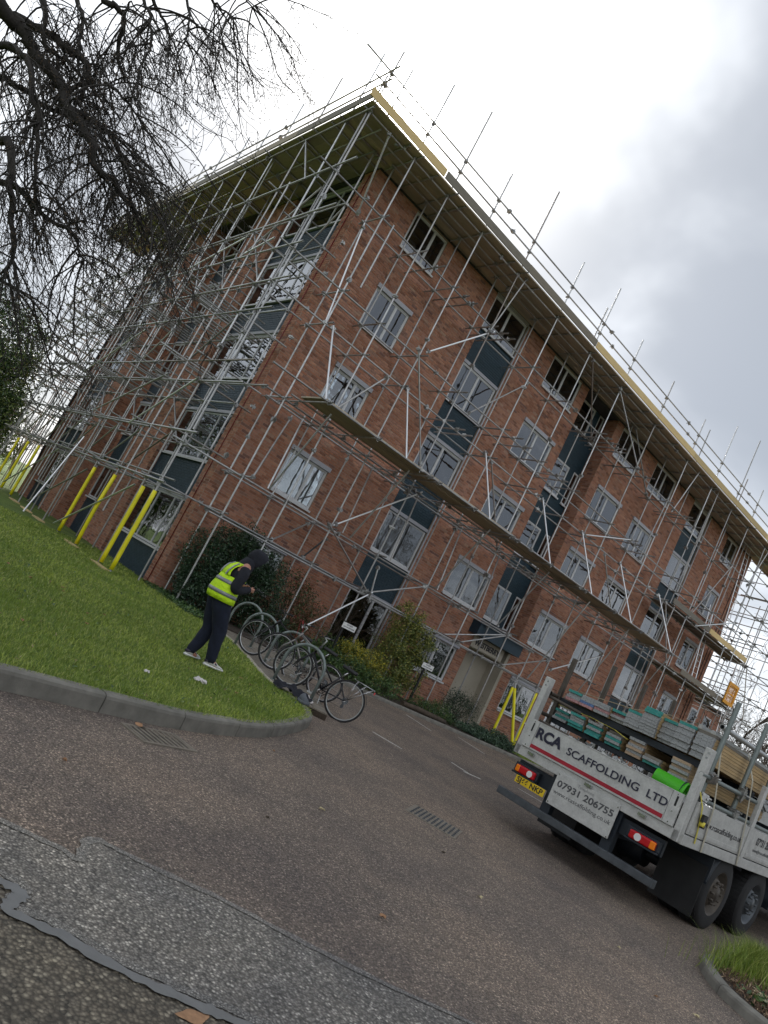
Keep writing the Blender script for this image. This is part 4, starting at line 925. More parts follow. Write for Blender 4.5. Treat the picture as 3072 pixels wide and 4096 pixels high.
def more(src, loc, rz, sc, label, group=None):
    c = copy_tree(src); c.location = loc; c.rotation_euler = (0, 0, rz); c.scale = (sc,)*3; c['label'] = label
    if group: c['group'] = group
    return c
gR = 'bare trees past the far end'; gL = 'bare trees beyond the left wall'; gB = 'bare trees across the road'
more(TA, (47, 6, -.5), 1.3, .95, 'paler leafless tree standing behind the tallest one at the far end', gR); more(TB, (41, -3.5, -.5), 2.1, .8, 'short spreading leafless tree low beside the loaded lorry racks', gR); more(TB, (52, -1, -.5), .7, 1.0, 'distant leafless tree at the far right frame edge', gR); more(TA, (56, 10, -.5), 4.0, .8, 'farthest leafless tree seen through the end scaffold', gR)
for k, (x, y, s_, lb) in enumerate([(-5.5, 27, .85, 'leafless tree just above the laurel at the left'), (-1.5, 33, .9, 'leafless tree behind the far corner of the scaffold'), (-10, 30, .95, 'leafless tree at the very left behind the laurel'), (3.5, 38, .8, 'leafless tree farthest back past the left wall')]):
    more(TB if k % 2 else TA, (x, y, -.5), k*1.7, s_*.8, lb, gL)
RL = ['a twin trunked one', 'low spreading crown']
for k, (x, y, s_) in enumerate([(2, -36, 1.25), (9, -40, 1.1), (16, -37, 1.3), (24, -41, 1.15), (33, -38, 1.3), (43, -40, 1.2), (-6, -38, 1.2), (-22, 6, 1.2), (-26, 16, 1.1), (-21, 28, 1.3), (-24, 40, 1.2), (54, -38, 1.2)]):
    more(TA if k % 3 else TB, (x, y, -.5), k*2.3, s_, 'leafless roadside tree reflected in the window glass', gB)
hedge, _ = shrub('roadside_hedge', 'dark evergreen hedge across the road reflected in the lower windows', 'hedge', (10, -34, -.3), [(x, -34+random.uniform(-1, 1), 1.4, 4.2, 1.6, random.uniform(1.8, 3.6)) for x in range(-12, 60, 6)], 22000, .42, 'leaf_dark', shell=.5, ns=4)
hedge2, _ = shrub('roadside_hedge', 'dark evergreen hedge along the far side of the lawn', 'hedge', (-19, 10, -.3), [(-19+random.uniform(-1, 1), y, 1.4, 1.6, 4.0, random.uniform(2.2, 4.2)) for y in range(-6, 46, 6)], 16000, .42, 'leaf_dark', shell=.5, ns=4)
# brush and pine at the right
shrub('brushwood', 'tangle of brown brushwood and scrub below the bare trees at the far right', 'scrub', (40, 0, -.5), [(36, -3, 1.3, 3.5, 2.5, 2.2), (42, -2, 2, 4, 3, 3.0), (48, 1, 2.5, 4, 3, 3.5), (35, 3, 2, 3, 3, 2.6)], 6500, .2, 'leaf_mid', 'twig_grey', shell=.2, clump=.3, ns=260)
pn = thing('pine_tree', 'dark green pine at the right edge behind the scaffold', 'tree', (50, 1.0, -.5)); q = MB(); q.tube([(0, 0, 0), (.2, 0, 6), (.1, .2, 14.5)], [.3, .24, .08], 8, 0, False); q.build('trunk', 'bark_brown', pn)
Pp = []
for k in range(38):
    z = random.uniform(5, 15); a = random.uniform(0, 6.28); r_ = random.uniform(.8, 3.2)*(1.2-z/17); c = np.array([math.cos(a)*r_, math.sin(a)*r_, z]); Pp.append(c+rng.normal(size=(330, 3))*np.array([.55, .55, .28]))
stuff(leaf_mesh('needles', np.concatenate(Pp), .32, 'needle', pn, asp=.14, up=1)); stems(pn, (0, 0, 6), [tuple(p[0]) for p in Pp], .06, 'bark_brown', 'branch', wob=.03)

# the overhanging drooping tree in the upper left
random.seed(21)
ot = thing('drooping_tree', 'close bare tree with budded drooping twigs hanging into the upper left', 'tree', (-10.6, -8.2, ZL)); O_ = Vector(ot.location)
def unp(u, v, D): return CAM + (Fv + Rv*((u-1536)/2955.7) + Uv*((2048-v)/2955.7))*D     # a point D metres out along a sight line
tb = MB(); tb.tube([Vector((0, 0, -.1)), Vector((.1, -.1, 1.6)), Vector((.3, -.3, 3.4)), Vector((.4, -.5, 5.4)), Vector((.9, -.8, 7.6))], [.34, .27, .24, .2, .13], 12, 0, False); tb.build('trunk', 'bark', ot)
limbs = [([(0,25),(70,90),(130,190),(165,250),(240,330),(262,430),(320,500),(372,590),(385,680),(450,720),(520,820),(560,890)], 7.4, .085, .02),
         ([(-60,-10),(60,70),(190,130),(260,190),(340,240),(355,330),(300,420)], 7.9, .075, .02),
         ([(-80,150),(40,180),(120,260),(130,400),(160,520),(140,700),(150,860)], 7.0, .05, .012),
         ([(-80,500),(30,560),(50,700),(40,850),(60,1000),(10,1120)], 6.6, .06, .012),
         ([(120,-80),(180,30),(175,160),(240,260),(200,380)], 8.2, .045, .012),
         ([(400,-60),(470,20),(500,100),(470,220),(500,330)], 8.0, .05, .014), ([(600,-60),(640,60),(680,150)], 8.4, .035, .01), ([(820,-70),(870,20),(930,80)], 8.6, .028, .008), ([(560,-60),(590,40),(600,160),(570,260)], 7.6, .03, .008), ([(930,-90),(980,-10),(1010,30)], 8.8, .022, .007), ([(480,640),(540,720),(600,830)], 7.2, .016, .006), ([(420,330),(520,420),(580,520)], 7.5, .016, .006),
         ([(-60,300),(60,330),(180,420),(300,470),(420,520),(500,640)], 7.6, .04, .01), ([(260,430),(360,470),(450,560),(520,700)], 7.3, .035, .01), ([(-40,720),(80,760),(170,860),(290,930),(330,1040)], 6.9, .035, .01),
         ([(300,-60),(330,60),(310,200),(330,330)], 8.1, .04, .01), ([(720,-80),(760,60),(740,160)], 8.7, .03, .008)]
lb = MB(); tw = MB(); buds = []
for li, (pts, D, r0, r1) in enumerate(limbs):
    W_ = [unp(u, v, D+math.sin(li+i*.6)*.25)-O_ for i, (u, v) in enumerate(pts)]
    if li < 5: W_ = [Vector((.4+.05*li, -.6, 5.2+.25*li))] + [W_[0].lerp(Vector((.4, -.6, 5.4)), .45)+Vector((0, 0, .5))] + W_
    elif pts[0][1] < 0: W_ = [Vector((.9, -.8, 7.3))] + [W_[0].lerp(Vector((.9, -.8, 7.6)), .5)+Vector((0, 0, .8))] + W_
    else: W_ = W_
    P = smoothpath(W_, 4); P = [p+Vector((random.gauss(0, .012), random.gauss(0, .012), random.gauss(0, .012))) for p in P]
    lb.tube(P, [r0+(r1-r0)*i/(len(P)-1) for i in range(len(P))], 8, 0, False)
    vis_ = P[len(P)-4*(len(pts)-1):]
    for k in range(int(len(pts)*4.6)):
        p = random.choice(vis_); side = random.choice((-1, 1, 1)); d = (Rv*random.uniform(.1, 1.)*side + Fv*random.uniform(-.6, .6) + Vector((0, 0, random.uniform(-.9, .25)))).normalized()
        # secondary drooping branch
        ln = random.uniform(.55, 1.55); q_ = Vector(p); S_ = [q_.copy()]; dd = d.copy()
        for i in range(9):
            dd = (dd+Vector((0, 0, -.27 if i < 6 else .03))+Rv*.15+Vector((random.gauss(0, .11), random.gauss(0, .11), random.gauss(0, .09)))).normalized(); q_ = q_+dd*ln/9; S_.append(q_.copy())
        r_ = random.uniform(.006, .0115); tw.tube(S_, [max(.0032, r_*(1-.65*i/9)) for i in range(10)], 5, 0, False)
        for j in range(random.randint(6, 10)):
            i = random.randint(2, 9); d2 = (dd*.4+Rv*random.uniform(-.5, .9)+Fv*random.uniform(-.5, .5)+Vector((0, 0, -random.uniform(.1, .9)))).normalized(); q2 = S_[i].copy(); T_ = [q2.copy()]; l2_ = random.uniform(.18, .55); n2 = 6
            for i2 in range(n2):
                d2 = (d2+Vector((0, 0, -.20 if i2 < 3 else .17))+Vector((random.gauss(0, .16), random.gauss(0, .16), random.gauss(0, .12)))).normalized(); q2 = q2+d2*l2_/n2; T_.append(q2.copy())
            tw.tube(T_, [.0036-.0016*i2/n2 for i2 in range(n2+1)], 4, 0, False); buds.append((T_[-1], d2))
            for j3 in range(random.randint(0, 3)):
                i3 = random.randint(1, 5); d3 = (d2+Vector((random.gauss(0, .7), random.gauss(0, .7), random.gauss(0, .5)))).normalized(); e3 = T_[i3]+d3*random.uniform(.05, .16); m3 = T_[i3].lerp(e3, .5)+Vector((0, 0, -.012)); tw.tube([T_[i3], m3, e3+Vector((0, 0, .012))], [.0026, .0023, .0019], 3, 0, False); buds.append((e3+Vector((0, 0, .012)), d3))
lb.build('limb', 'bark', ot); o = tw.build('twigs', 'bark', ot); stuff(o)
bb_ = MB()
for p, d in buds:
    a = d.orthogonal().normalized()*.0065; c_ = d.cross(a)*1.; bb_.add([p-d*.004, p+d*.009+a, p+d*.009+c_, p+d*.009-a, p+d*.009-c_, p+d*.026], [(0,2,1),(0,3,2),(0,4,3),(0,1,4),(5,1,2),(5,2,3),(5,3,4),(5,4,1)], 0, .5)
o = bb_.build('buds', 'bud', ot); stuff(o)

# lawn blades, thick near the camera
def in_poly(x, y, poly):
    inside = np.zeros(len(x), bool); j = len(poly)-1
    for i in range(len(poly)):
        xi, yi = poly[i]; xj, yj = poly[j]
        c = ((yi > y) != (yj > y)) & (x < (xj-xi)*(y-yi)/(yj-yi+1e-12)+xi); inside ^= c; j = i
    return inside
def blades(name, x, y, z, h, wd, mat='grass_blade', lean=.5, label=None, cat='grass', parent=None):
    n = len(x); a = rng.random(n)*6.283; ln = rng.normal(size=(n, 2))*lean*h[:, None]; w2 = wd/2
    B = np.stack([x, y, z], 1); s_ = np.stack([np.cos(a)*w2, np.sin(a)*w2, 0*a], 1); m_ = B+np.stack([ln[:, 0]*.35, ln[:, 1]*.35, h*.6], 1); T = B+np.stack([ln[:, 0], ln[:, 1], h*.95], 1)
    V_ = np.stack([B-s_, B+s_, m_+s_*.7, m_-s_*.7, T], 1).reshape(-1, 3); base = 5*np.arange(n)[:, None]
    F_ = np.concatenate([base+np.array([[0, 1, 2]]), base+np.array([[0, 2, 3]]), base+np.array([[3, 2, 4]])], 1).reshape(-1, 3)
    pt = .5+.25*np.sin(x*2.1+np.sin(y*1.7)*1.3)+.25*np.sin(y*2.6+x*.9); r_ = np.clip(rng.random(n)*.6+.4*pt-.05, 0, 1); 
    o = np_mesh(name, V_, F_, mat, rnd=np.repeat(r_, 3), parent=parent)
    if label: tag(o, label, cat, kind='stuff')
    return o
n = 900000; x = rng.uniform(-9.5, .1, n); y = rng.uniform(-13.2, 4, n); d_ = np.hypot(x-CAM.x, y-CAM.y); keep = rng.random(n) < np.clip(6.5/d_, 0, 1)**1.9; x, y, d_ = x[keep], y[keep], d_[keep]
P3 = np.stack([x, y, np.full_like(x, ZL)], 1)-cp; zz = P3 @ np.array(Fv); xx = P3 @ np.array(Rv)/zz; yy = P3 @ np.array(Uv)/zz
keep = (zz > 0) & (abs(xx) < .60) & (abs(yy) < .75) & in_poly(x, y, lawn_poly); x, y, d_ = x[keep], y[keep], d_[keep]
tuft = np.clip(np.sin(x*9+np.sin(y*7)*2)*np.sin(y*8+x*3), 0, 1)
hh = (.018+.030*rng.random(len(x))+.02*tuft)*np.clip(.8+d_*.02, .8, 1.4); wd_ = .0035*np.clip(d_/6, 1, 3.5)
blades('grass', x, y, np.full_like(x, ZL), hh, wd_, label='short bright green mown grass of the lawn', lean=.55)
n = 7000; kx = rng.uniform(-9, -.9, n); ky = rng.uniform(-13.1, -8.2, n); KPt = np.array([(p.x, p.y) for p in kp[30:]]); dm = np.min(np.hypot(kx[:, None]-KPt[None, :, 0], ky[:, None]-KPt[None, :, 1]-.17), axis=1); k_ = (dm < .14) & in_poly(kx, ky, lawn_poly)
blades('grass_edge', kx[k_], ky[k_], np.full(k_.sum(), ZL), .05+.05*rng.random(k_.sum()), np.full(k_.sum(), .004), lean=.8, label='longer grass fringe along the lawn kerb')
n = 14000; x = rng.uniform(12.9, 26, n); y = rng.uniform(-2.7, -.1, n); blades('verge_grass', x, y, np.full(n, -.15), .04+.05*rng.random(n), np.full(n, .012), label='green verge grass below the yellow sleeved poles')
# clump of long grass and litter in the right foreground bed
n = 4200; a = rng.random(n)*6.28; r_ = np.abs(rng.normal(size=n))*.38; x = 2.15+np.cos(a)*r_*1.7; y = -14.45-np.abs(np.sin(a))*r_*.6; blades('tall_grass', x, y, np.full(n, -.2), .16+.22*rng.random(n), np.full(n, .005), lean=.45, label='clump of long dark grass at the lorry wheel', cat='grass')
n = 26000; t_ = rng.random(n); x = .25+3.2*rng.random(n)**1.2; y = -14.6-2.6*rng.random(n); pol = [(p.x+.14, p.y-.1) for p in rp]+[(6, -18), (6, -14.7)]; k_ = in_poly(x, y, pol); x, y = x[k_], y[k_]; z = np.array([zroad(v) for v in y])+.09+.03*rng.random(len(y))
leafmat('mulch', [(0, (.05, .03, .02)), (.45, (.16, .09, .055)), (.8, (.30, .19, .11)), (1, (.42, .32, .20))], .8)
o = leaf_mesh('mulch_litter', np.stack([x, y, z], 1), .045, 'mulch', None, asp=.22, up=1.4); tag(o, 'dry brown leaf and twig mulch in the bed beside the lorry', 'mulch', kind='stuff')
for (x, y, lb_) in ((.75, -15.15, 'cream primroses nearest the curved kerb'), (.62, -15.6, 'smaller cream primroses nearer the frame corner')):
    t = thing('primrose', lb_, 'flower', (x, y, zroad(y)+.1)); C_ = rng.normal(size=(90, 3))*np.array([.10, .08, .02])+np.array([0, 0, .02]); stuff(leaf_mesh('foliage', C_, .07, 'leaf_mid', t, asp=.4)); q = MB()
    for k in range(16):
        c = Vector((random.gauss(0, .09), random.gauss(0, .07), .065))
        for j in range(5): a = j*1.2566; q.add([c, c+Vector((math.cos(a)*.02, math.sin(a)*.02, .006)), c+Vector((math.cos(a+.7)*.02, math.sin(a+.7)*.02, .006))], [(0, 1, 2)], 0, .5)
    q.build('blooms', 'leaf_pale' if 'smaller' in lb_ else 'leaf_pale', t)

n = 1500; x = rng.uniform(-8.5, -.5, n); y = rng.uniform(-12.6, -1, n); kk = in_poly(x, y, lawn_poly) & (np.sin(x*1.9+1)*np.sin(y*2.3) > .35); x, y = x[kk], y[kk]
o = leaf_mesh('lawn_weeds', np.stack([x, y, np.full(len(x), ZL+.025)], 1), .05, 'leaf_mid', None, asp=.55, up=2.); tag(o, 'broad leaved weeds and clippings scattered in the lawn', 'weeds', kind='stuff')
n = 900; x = rng.uniform(-8.5, -.5, n); y = rng.uniform(-12.8, -1, n); kk = in_poly(x, y, lawn_poly); x, y = x[kk], y[kk]
o = leaf_mesh('lawn_litter', np.stack([x, y, np.full(len(x), ZL+.035)], 1), .035, 'mulch', None, asp=.3, up=2.); tag(o, 'dry brown bits lying in the lawn grass', 'litter', kind='stuff')

# ================================================================== LORRY
tk = thing('flatbed_lorry', 'grey dropside scaffolding lorry parked tail on to the camera, loaded with boards and tubes', 'lorry', (1.407, -13.571, -.28), .069)
def pb(name, mat, boxes, parent=tk, bev=0.):
    b = MB()
    for a, c in boxes: b.box(a, c)
    o = b.build(name, mat, parent)
    if bev: m_ = o.modifiers.new('bevel', 'BEVEL'); m_.width = bev; m_.segments = 2
    return o
pb('bed', 'truck_alu', [((.07, .02, .98), (7.6, 2.48, 1.06)), ((.0, .0, .955), (.07, 2.5, 1.085))], bev=.006)
pb('side_rave', 'truck_alu', [((.07, -.035, .95), (7.6, .018, 1.075)), ((.07, 2.482, .95), (7.6, 2.53, 1.075))], bev=.005)
tbd = pb('tailboard', 'truck_alu', [((-.03, .235, 1.09), (.0, 2.265, 1.49)), ((-.036, .095, 1.09), (.004, .23, 1.49)), ((-.036, 2.27, 1.09), (.004, 2.405, 1.49)), ((-.037, .235, 1.478), (-.031, 2.265, 1.49))], bev=.004)
def fit_text(body, width, cap, parent, mat, loc, xd, yd, weight=0., name='lettering'):
    o = text_obj(body, cap/.72, parent, mat, loc, xd, yd, name, weight=weight, depth=.0008); xs = [v.co.x for v in o.data.vertices]; w_ = max(xs)-min(xs)
    X = Vector(xd).normalized(); Y = Vector(yd).normalized(); mt = Matrix((X*(width/w_), Y, X.cross(Y))).transposed().to_4x4(); mt.translation = Vector(loc)
    o.matrix_local = mt; return o
xr, zu = (0, -1, 0), (0, 0, 1)
fit_text('RCA', .43, .145, tbd, 'navy_letter', (-.0385, 2.255, 1.275), xr, zu, .0085)
fit_text('SCAFFOLDING', 1.09, .10, tbd, 'navy_letter', (-.0385, 1.72, 1.262), xr, zu, .0018)
fit_text('LTD', .27, .10, tbd, 'navy_letter', (-.0385, .52, 1.262), xr, zu, .0018)
pb('stripe', 'red_paint', [((-.0325, .245, 1.115), (-.0312, 2.36, 1.165))], tbd)
pb('handle_slot', 'black', [((-.038, .14, 1.32), (-.0365, .165, 1.44)), ((-.038, 2.33, 1.32), (-.0365, 2.355, 1.44))], tbd)
pb('latch', 'chrome', [((-.05, y, 1.02), (-.001, y+.1, 1.055)) for y in (.42, 1.2, 2.15)])
b = MB()
for y in (.16, 2.34):
    for z in (1.12, 1.25, 1.46): b.tube([(-.036, y, z), (-.044, y, z)], .008, 6)
for y, z in ((1.69, .985), (.78, .98), (1.69, .60), (.78, .59)): b.tube([(-.02, y, z), (-.028, y, z)], .009, 6)
b.build('rivets', 'chrome', tk)
for y0, y1 in ((-.005, .085), (2.415, 2.505)):
    po = pb('corner_post', 'truck_alu', [((.0, y0, .955), (.13, y1, 2.12))], bev=.008)
    b = MB(); b.tube([(-.004, (y0+y1)/2-.015, 2.06), (.01, (y0+y1)/2-.015, 2.06)], .014, 8); b.tube([(-.004, (y0+y1)/2-.005, 2.0), (.01, (y0+y1)/2-.005, 2.0)], .014, 8); b.build('bolt', 'chrome', po)
sides = []
for yb, s_ in ((-.0305, -1), (2.5, 1)):
    for k, (x0, x1) in enumerate(((.14, 2.02), (2.17, 4.2), (4.32, 6.4))):
        o = pb('side_board', 'truck_alu', [((x0, yb, 1.09), (x1, yb+.03, 1.49)), ((x0+.04, yb-.006 if s_ < 0 else yb+.03, 1.11), (x1-.04, yb if s_ < 0 else yb+.036, 1.16))], bev=.004)
        if s_ < 0: sides.append(o)
    for x in (2.04, 4.22): pb('side_post', 'truck_alu', [((x, yb-.01, .95), (x+.11, yb+.05, 2.08 if x < 3 else 1.6))], bev=.006)
fit_text('www.rcascaffolding.co.uk', 1.42, .075, sides[0], 'letter_black', (.46, -.0325, 1.25), (1, 0, 0), zu, .001)
fit_text('07931 206755', .85, .105, sides[1], 'letter_black', (2.45, -.0325, 1.31), (1, 0, 0), zu, .004); fit_text('team@rcascaffolding.co.uk', 1.0, .045, sides[1], 'steel_dark', (2.42, -.0325, 1.21), (1, 0, 0), zu)
sg = pb('phone_panel', 'truck_alu', [((-.021, .76, .575), (-.005, 1.715, 1.015))], bev=.003)
simple('grey_letter', (.085, .085, .09), .6, var=.1); simple('faint_letter', (.27, .27, .27), .6, var=.05)
fit_text('07931 206755', .86, .085, sg, 'grey_letter', (-.0225, 1.665, .835), xr, zu, .003); fit_text('Telephone', .25, .045, sg, 'faint_letter', (-.0225, 1.38, .945), xr, zu); fit_text('www.rcascaffolding.co.uk', .88, .055, sg, 'grey_letter', (-.0225, 1.675, .735), xr, zu)
for y0, y1 in ((2.02, 2.345), (.19, .54)):
    fl_ = y0 > 1; rl = pb('tail_light', 'light_red', [((-.03, y0, .73), (.03, y1, .835))], bev=.02); ya = (y1-.07) if fl_ else y0
    pb('indicator', 'amber', [((-.034, ya, .735), (.02, ya+.07, .83))], rl, .012); b = MB(); yc = y0+.08 if fl_ else y1-.12
    b.tube([(-.033, yc, .782), (-.02, yc, .782)], .045, 16); b.build('reversing_lens', 'white_paint', rl)
    pb('light_housing', 'chassis', [((-.02, y0-.03, .70), (.07, y1+.05, .725)), ((.02, y0-.03, .725), (.10, y1+.05, .86))], bev=.01)
pb('light_bar', 'chassis', [((.11, .15, .70), (.17, 2.4, .90))])
pl = pb('number_plate', 'plate_yellow', [((-.012, 1.79, .60), (-.004, 2.29, .705))], bev=.003); fit_text('SJ66 NKP', .44, .075, pl, 'letter_black', (-.0135, 2.26, .617), xr, zu, .0025)
pb('underrun_bar', 'steel_dark', [((.0, .066, .345), (.10, 2.495, .445))], bev=.008)
for y in (.72, 1.66): pb('bar_bracket', 'chassis', [((.05, y, .446), (.16, y+.14, .95))])
pb('chassis_rail', 'chassis', [((.2, .82, .62), (9.2, .90, .95)), ((.2, 1.62, .62), (9.2, 1.70, .95)), ((.3, .9, .70), (.5, 1.62, .90)), ((2.5, .6, .5), (2.9, 1.9, .8)), ((4.6, .15, .45), (5.6, .8, .92)), ((4.6, 1.75, .45), (5.6, 2.4, .92))])
def disc(b, y, r, x, z, w_, n=28, mi=0): b.tube([(x, y, z), (x, y+w_, z)], r, n, mi)
def wheel(x, y, side):                      # side -1: outer face towards -y
    e = bpy.data.objects.new('wheel', None); COL.objects.link(e); e.parent = tk; e.location = (x, y, .5)
    b = MB(); prof = [(-.15, .30), (-.152, .44), (-.135, .485), (-.10, .50), (.10, .50), (.135, .485), (.152, .44), (.15, .30)]; n = 40
    rings = [[(r_*math.cos(2*math.pi*j/n), yy, r_*math.sin(2*math.pi*j/n)) for j in range(n)] for yy, r_ in prof]
    b.loft(rings, 0, False)
    for k in range(44):
        a = 2*math.pi*k/44; m4 = Matrix.Rotation(a, 4, 'Y'); 
        for yy in (-.12, -.04, .04): b.box((.498, yy, -.024), (.508, yy+.07, .02), 0, .5, m4)
    b.build('tyre', 'rubber', e)
    b = MB(); o_ = side
    rr = [(.150*o_, .305), (.145*o_, .285), (.05*o_, .27), (.06*o_, .20), (.12*o_, .17), (.125*o_, .10), (.16*o_, .09), (.165*o_, .0001)]
    b.loft([[(r_*math.cos(2*math.pi*j/n), yy, r_*math.sin(2*math.pi*j/n)) for j in range(n)] for yy, r_ in rr], 0, False)
    for k in range(10): a = 2*math.pi*k/10; c_, s2 = math.cos(a)*.145, math.sin(a)*.145; b.tube([(c_, .10*o_, s2), (c_, .175*o_, s2)], .018, 6)
    b.build('rim', 'grate_iron' if x < 2.5 else 'steel_dark', e); return e
for x in (1.96, 3.43, 7.9):
    for y, sd_ in ((.19, -1), (2.31, 1)): wheel(x, y, sd_)
    if x < 5:
        for y in (.50, 2.0): 
            b = MB(); b.tube([(x, y-.12, .5), (x, y+.12, .5)], .495, 36); b.build('inner_wheel', 'rubber', tk)
    b = MB(); b.tube([(x, .3, .5), (x, 2.2, .5)], .09, 12); b.tube([(x, 1.05, .5), (x, 1.45, .5)], .2, 14); b.build('axle', 'chassis', tk)
def guard(x, y0, y1, a0, a1):
    b = MB(); R_ = .585; n = 14
    o1 = [[(x-math.cos(a0+(a1-a0)*i/n)*r_, yy, .5+math.sin(a0+(a1-a0)*i/n)*r_) for yy, r_ in ((y0, R_), (y1, R_), (y1, R_+.012), (y0, R_+.012), (y0-.0, R_+.012))][:4] for i in range(n+1)]
    b.loft(o1, 0, True, True); o = b.build('mudguard', 'chassis', tk); return o
for y0, y1 in ((.0, .64), (1.86, 2.5)): guard(1.96, y0, y1, .15, 2.4); guard(3.43, y0, y1, .9, 3.0)
for q_ in (((1.30, .02, .14), (1.315, .62, .80)), ((1.30, 1.88, .14), (1.315, 2.48, .80))): pb('mud_flap', 'rubber', [q_])
pb('wing_panel', 'chassis', [((1.33, .0, .62), (1.36, .62, .92))])
pb('side_guard', 'alu_brush', [((4.3, .0, .42), (7.0, .03, .52)), ((4.3, .0, .70), (7.0, .03, .80)), ((4.3, 2.47, .42), (7.0, 2.5, .52))])
cabm = MB(); cabm.loft([[(8.1, y, .55), (8.1, y, 2.45), (8.25, y, 2.75), (9.9, y, 2.75), (10.25, y, 1.75), (10.3, y, .45)] for y in (.02, 2.48)], 0, True, False)
cab = cabm.build('cab', 'white_paint', tk); pb('side_window', 'glass', [((8.9, .005, 1.65), (10.0, .019, 2.45)), ((8.9, 2.481, 1.65), (10.0, 2.49, 2.45))], cab); pb('bumper', 'chassis', [((10.2, .0, .35), (10.4, 2.5, .75))], cab)
# racks and tubes carried on the bed
def tt(name, a, b_, r=.0242, mat=None, par=tk): return tube_obj(name, a, b_, par, r, mat)
for x in (.42, 2.1, 3.8): pb('rack_beam', 'chassis', [((x, .12, 1.86), (x+.08, 2.44, 1.945))]); pb('rack_beam', 'chassis', [((x+.02, .12, 1.555), (x+.1, 2.44, 1.625))])
pb('headboard', 'truck_alu', [((7.45, .02, 1.06), (7.55, 2.48, 2.3))])
for x, y, z0, z1, lx in ((.27, .06, 1.3, 2.81, .3), (1.41, .06, 1.2, 2.83, .34), (2.35, .06, 1.3, 2.75, .1), (3.4, .06, 1.3, 2.9, 0), (.42, 2.44, 1.4, 2.55, .02), (1.56, 2.44, 1.4, 2.80, .03), (2.72, 2.44, 1.4, 2.84, .02), (3.95, 2.44, 1.4, 2.9, .0)):
    pb('rack_post', 'grate_iron' if y > 1 else 'stand_grey', [((x-.03, y-.03, 1.08), (x+.03, y+.03, z1))]) if y > 1 else tt('rack_post', (x, y, 1.08), (x+lx*.35, y, z1), .032, 'stand_grey')
tt('rack_tube', (.0, .02, 1.80), (5.5, .03, 1.88), .03, 'stand_grey'); tt('rack_tube', (.2, .02, 1.53), (5.5, .02, 1.55), .03, 'stand_grey'); tt('rack_tube', (.2, 2.46, 1.93), (5.5, 2.46, 1.95), .03, 'grate_iron'); tt('rack_tube', (.1, 2.46, 1.62), (5.5, 2.46, 1.63), .03, 'grate_iron')
for x, z in ((.3, 1.82), (.3, 1.55), (1.43, 1.83), (1.42, 1.56), (2.36, 1.85), (3.4, 1.86), (3.41, 1.56)):
    o = link('coupler', cme, tk); o.location = (x, .02, z); o.scale = (1.3, 1.3, 1.3); o.rotation_euler = (random.random()*3, random.random()*3, 0)
o = tt('rack_tube', (.9, .35, 2.50), (6.4, .3, 2.55), .035, 'alu_brush'); pb('load_beam', 'alu_brush', [((1.3, .55, 2.36), (7.2, .62, 2.44)), ((1.3, .75, 2.40), (7.2, .8, 2.46))])
# loose tubes, each a thing
TG = 'scaffold tubes lying on the lorry bed'
Tm = tk.matrix_basis.copy()
Tm = Matrix.Translation(tk.location) @ Matrix.Rotation(.069, 4, 'Z')
k = 0
for y in np.arange(.3, 2.35, .085):
    for z in (1.085+.026, 1.16, 1.22, 1.28, 1.335):
        if random.random() < .28: continue
        x0 = random.uniform(.06, .4); r_ = .0242; o = tube_obj('scaffold_tube', (0, 0, 0), (1, 0, 0), None, r_, random.choice([None, None, 'grate_iron', 'stand_grey']))
        a = Tm @ Vector((x0, y+random.uniform(-.01, .01), z+random.uniform(0, .012))); b_ = Tm @ Vector((x0+random.uniform(5, 6.6), y+random.uniform(-.02, .02), z+.005)); d = b_-a
        o.matrix_basis = Matrix.Translation(a) @ d.to_track_quat('Z', 'Y').to_matrix().to_4x4() @ Matrix.Diagonal((r_, r_, d.length, 1))
        tag(o, 'loose scaffold tube lying low on the lorry bed behind the tailboard', 'tube', TG); k += 1
for (y0, z0, y1, z1) in ((2.45, 1.50, 1.2, 1.47), (1.9, 1.44, .3, 1.46), (2.3, 1.40, .9, 1.40), (2.48, 1.88, 1.95, 1.85)):
    a, b_ = Tm @ Vector((.22, y0, z0)), Tm @ Vector((.34, y1, z1)); o = tube_obj('scaffold_tube', a, b_, None, .0242, 'grate_iron'); tag(o, 'rusty tube laid crosswise on top of the load just behind the tailboard', 'tube', 'crosswise tubes on the lorry load')
# loose couplers heaped along the tailboard
for q_ in range(26):
    o = link('loose_coupler', cme); o.matrix_basis = Tm @ Matrix.Translation((random.uniform(.12, .35), random.uniform(.75, 1.9), 1.40+random.random()*.07)) @ Matrix.Rotation(random.random()*6, 4, Vector((random.random(), random.random(), random.random())).normalized()) @ Matrix.Scale(1.15, 4); tag(o, 'greasy steel coupler in the heap behind the tailboard', 'coupler', 'loose couplers on the lorry')
# boards, each a thing
def lboard(y0, y1, z, x0, ln, endm, label, grp, wood='load_wood'):
    key = ('lb', endm, wood, round(y1-y0, 2), round(ln, 1))
    if key not in bme:
        w_ = y1-y0; b = MB(); b.box((.05, 0, 0), (ln, w_, .036), 0); b.box((0, -.001, -.0006), (.05, w_+.001, .0366), 1)
        me = bpy.data.meshes.new('scaffold_board'); me.from_pydata([tuple(v) for v in b.v], [], b.f); me.materials.append(M[wood]); me.materials.append(M[endm]); me.polygons.foreach_set('material_index', b.mi); bme[key] = me
    o = link('scaffold_board', bme[key]); o.matrix_basis = Tm @ Matrix.Translation((x0, y0, z)) @ Matrix.Rotation(random.uniform(-.004, .004), 4, 'Z'); tag(o, label, 'board', grp)
simple('end_orange', (.42, .30, .20), .6, var=.3, scale=60); simple('end_blue', (.10, .17, .33), .6, var=.4, scale=40); simple('end_pink', (.42, .22, .22), .6, var=.4, scale=40)
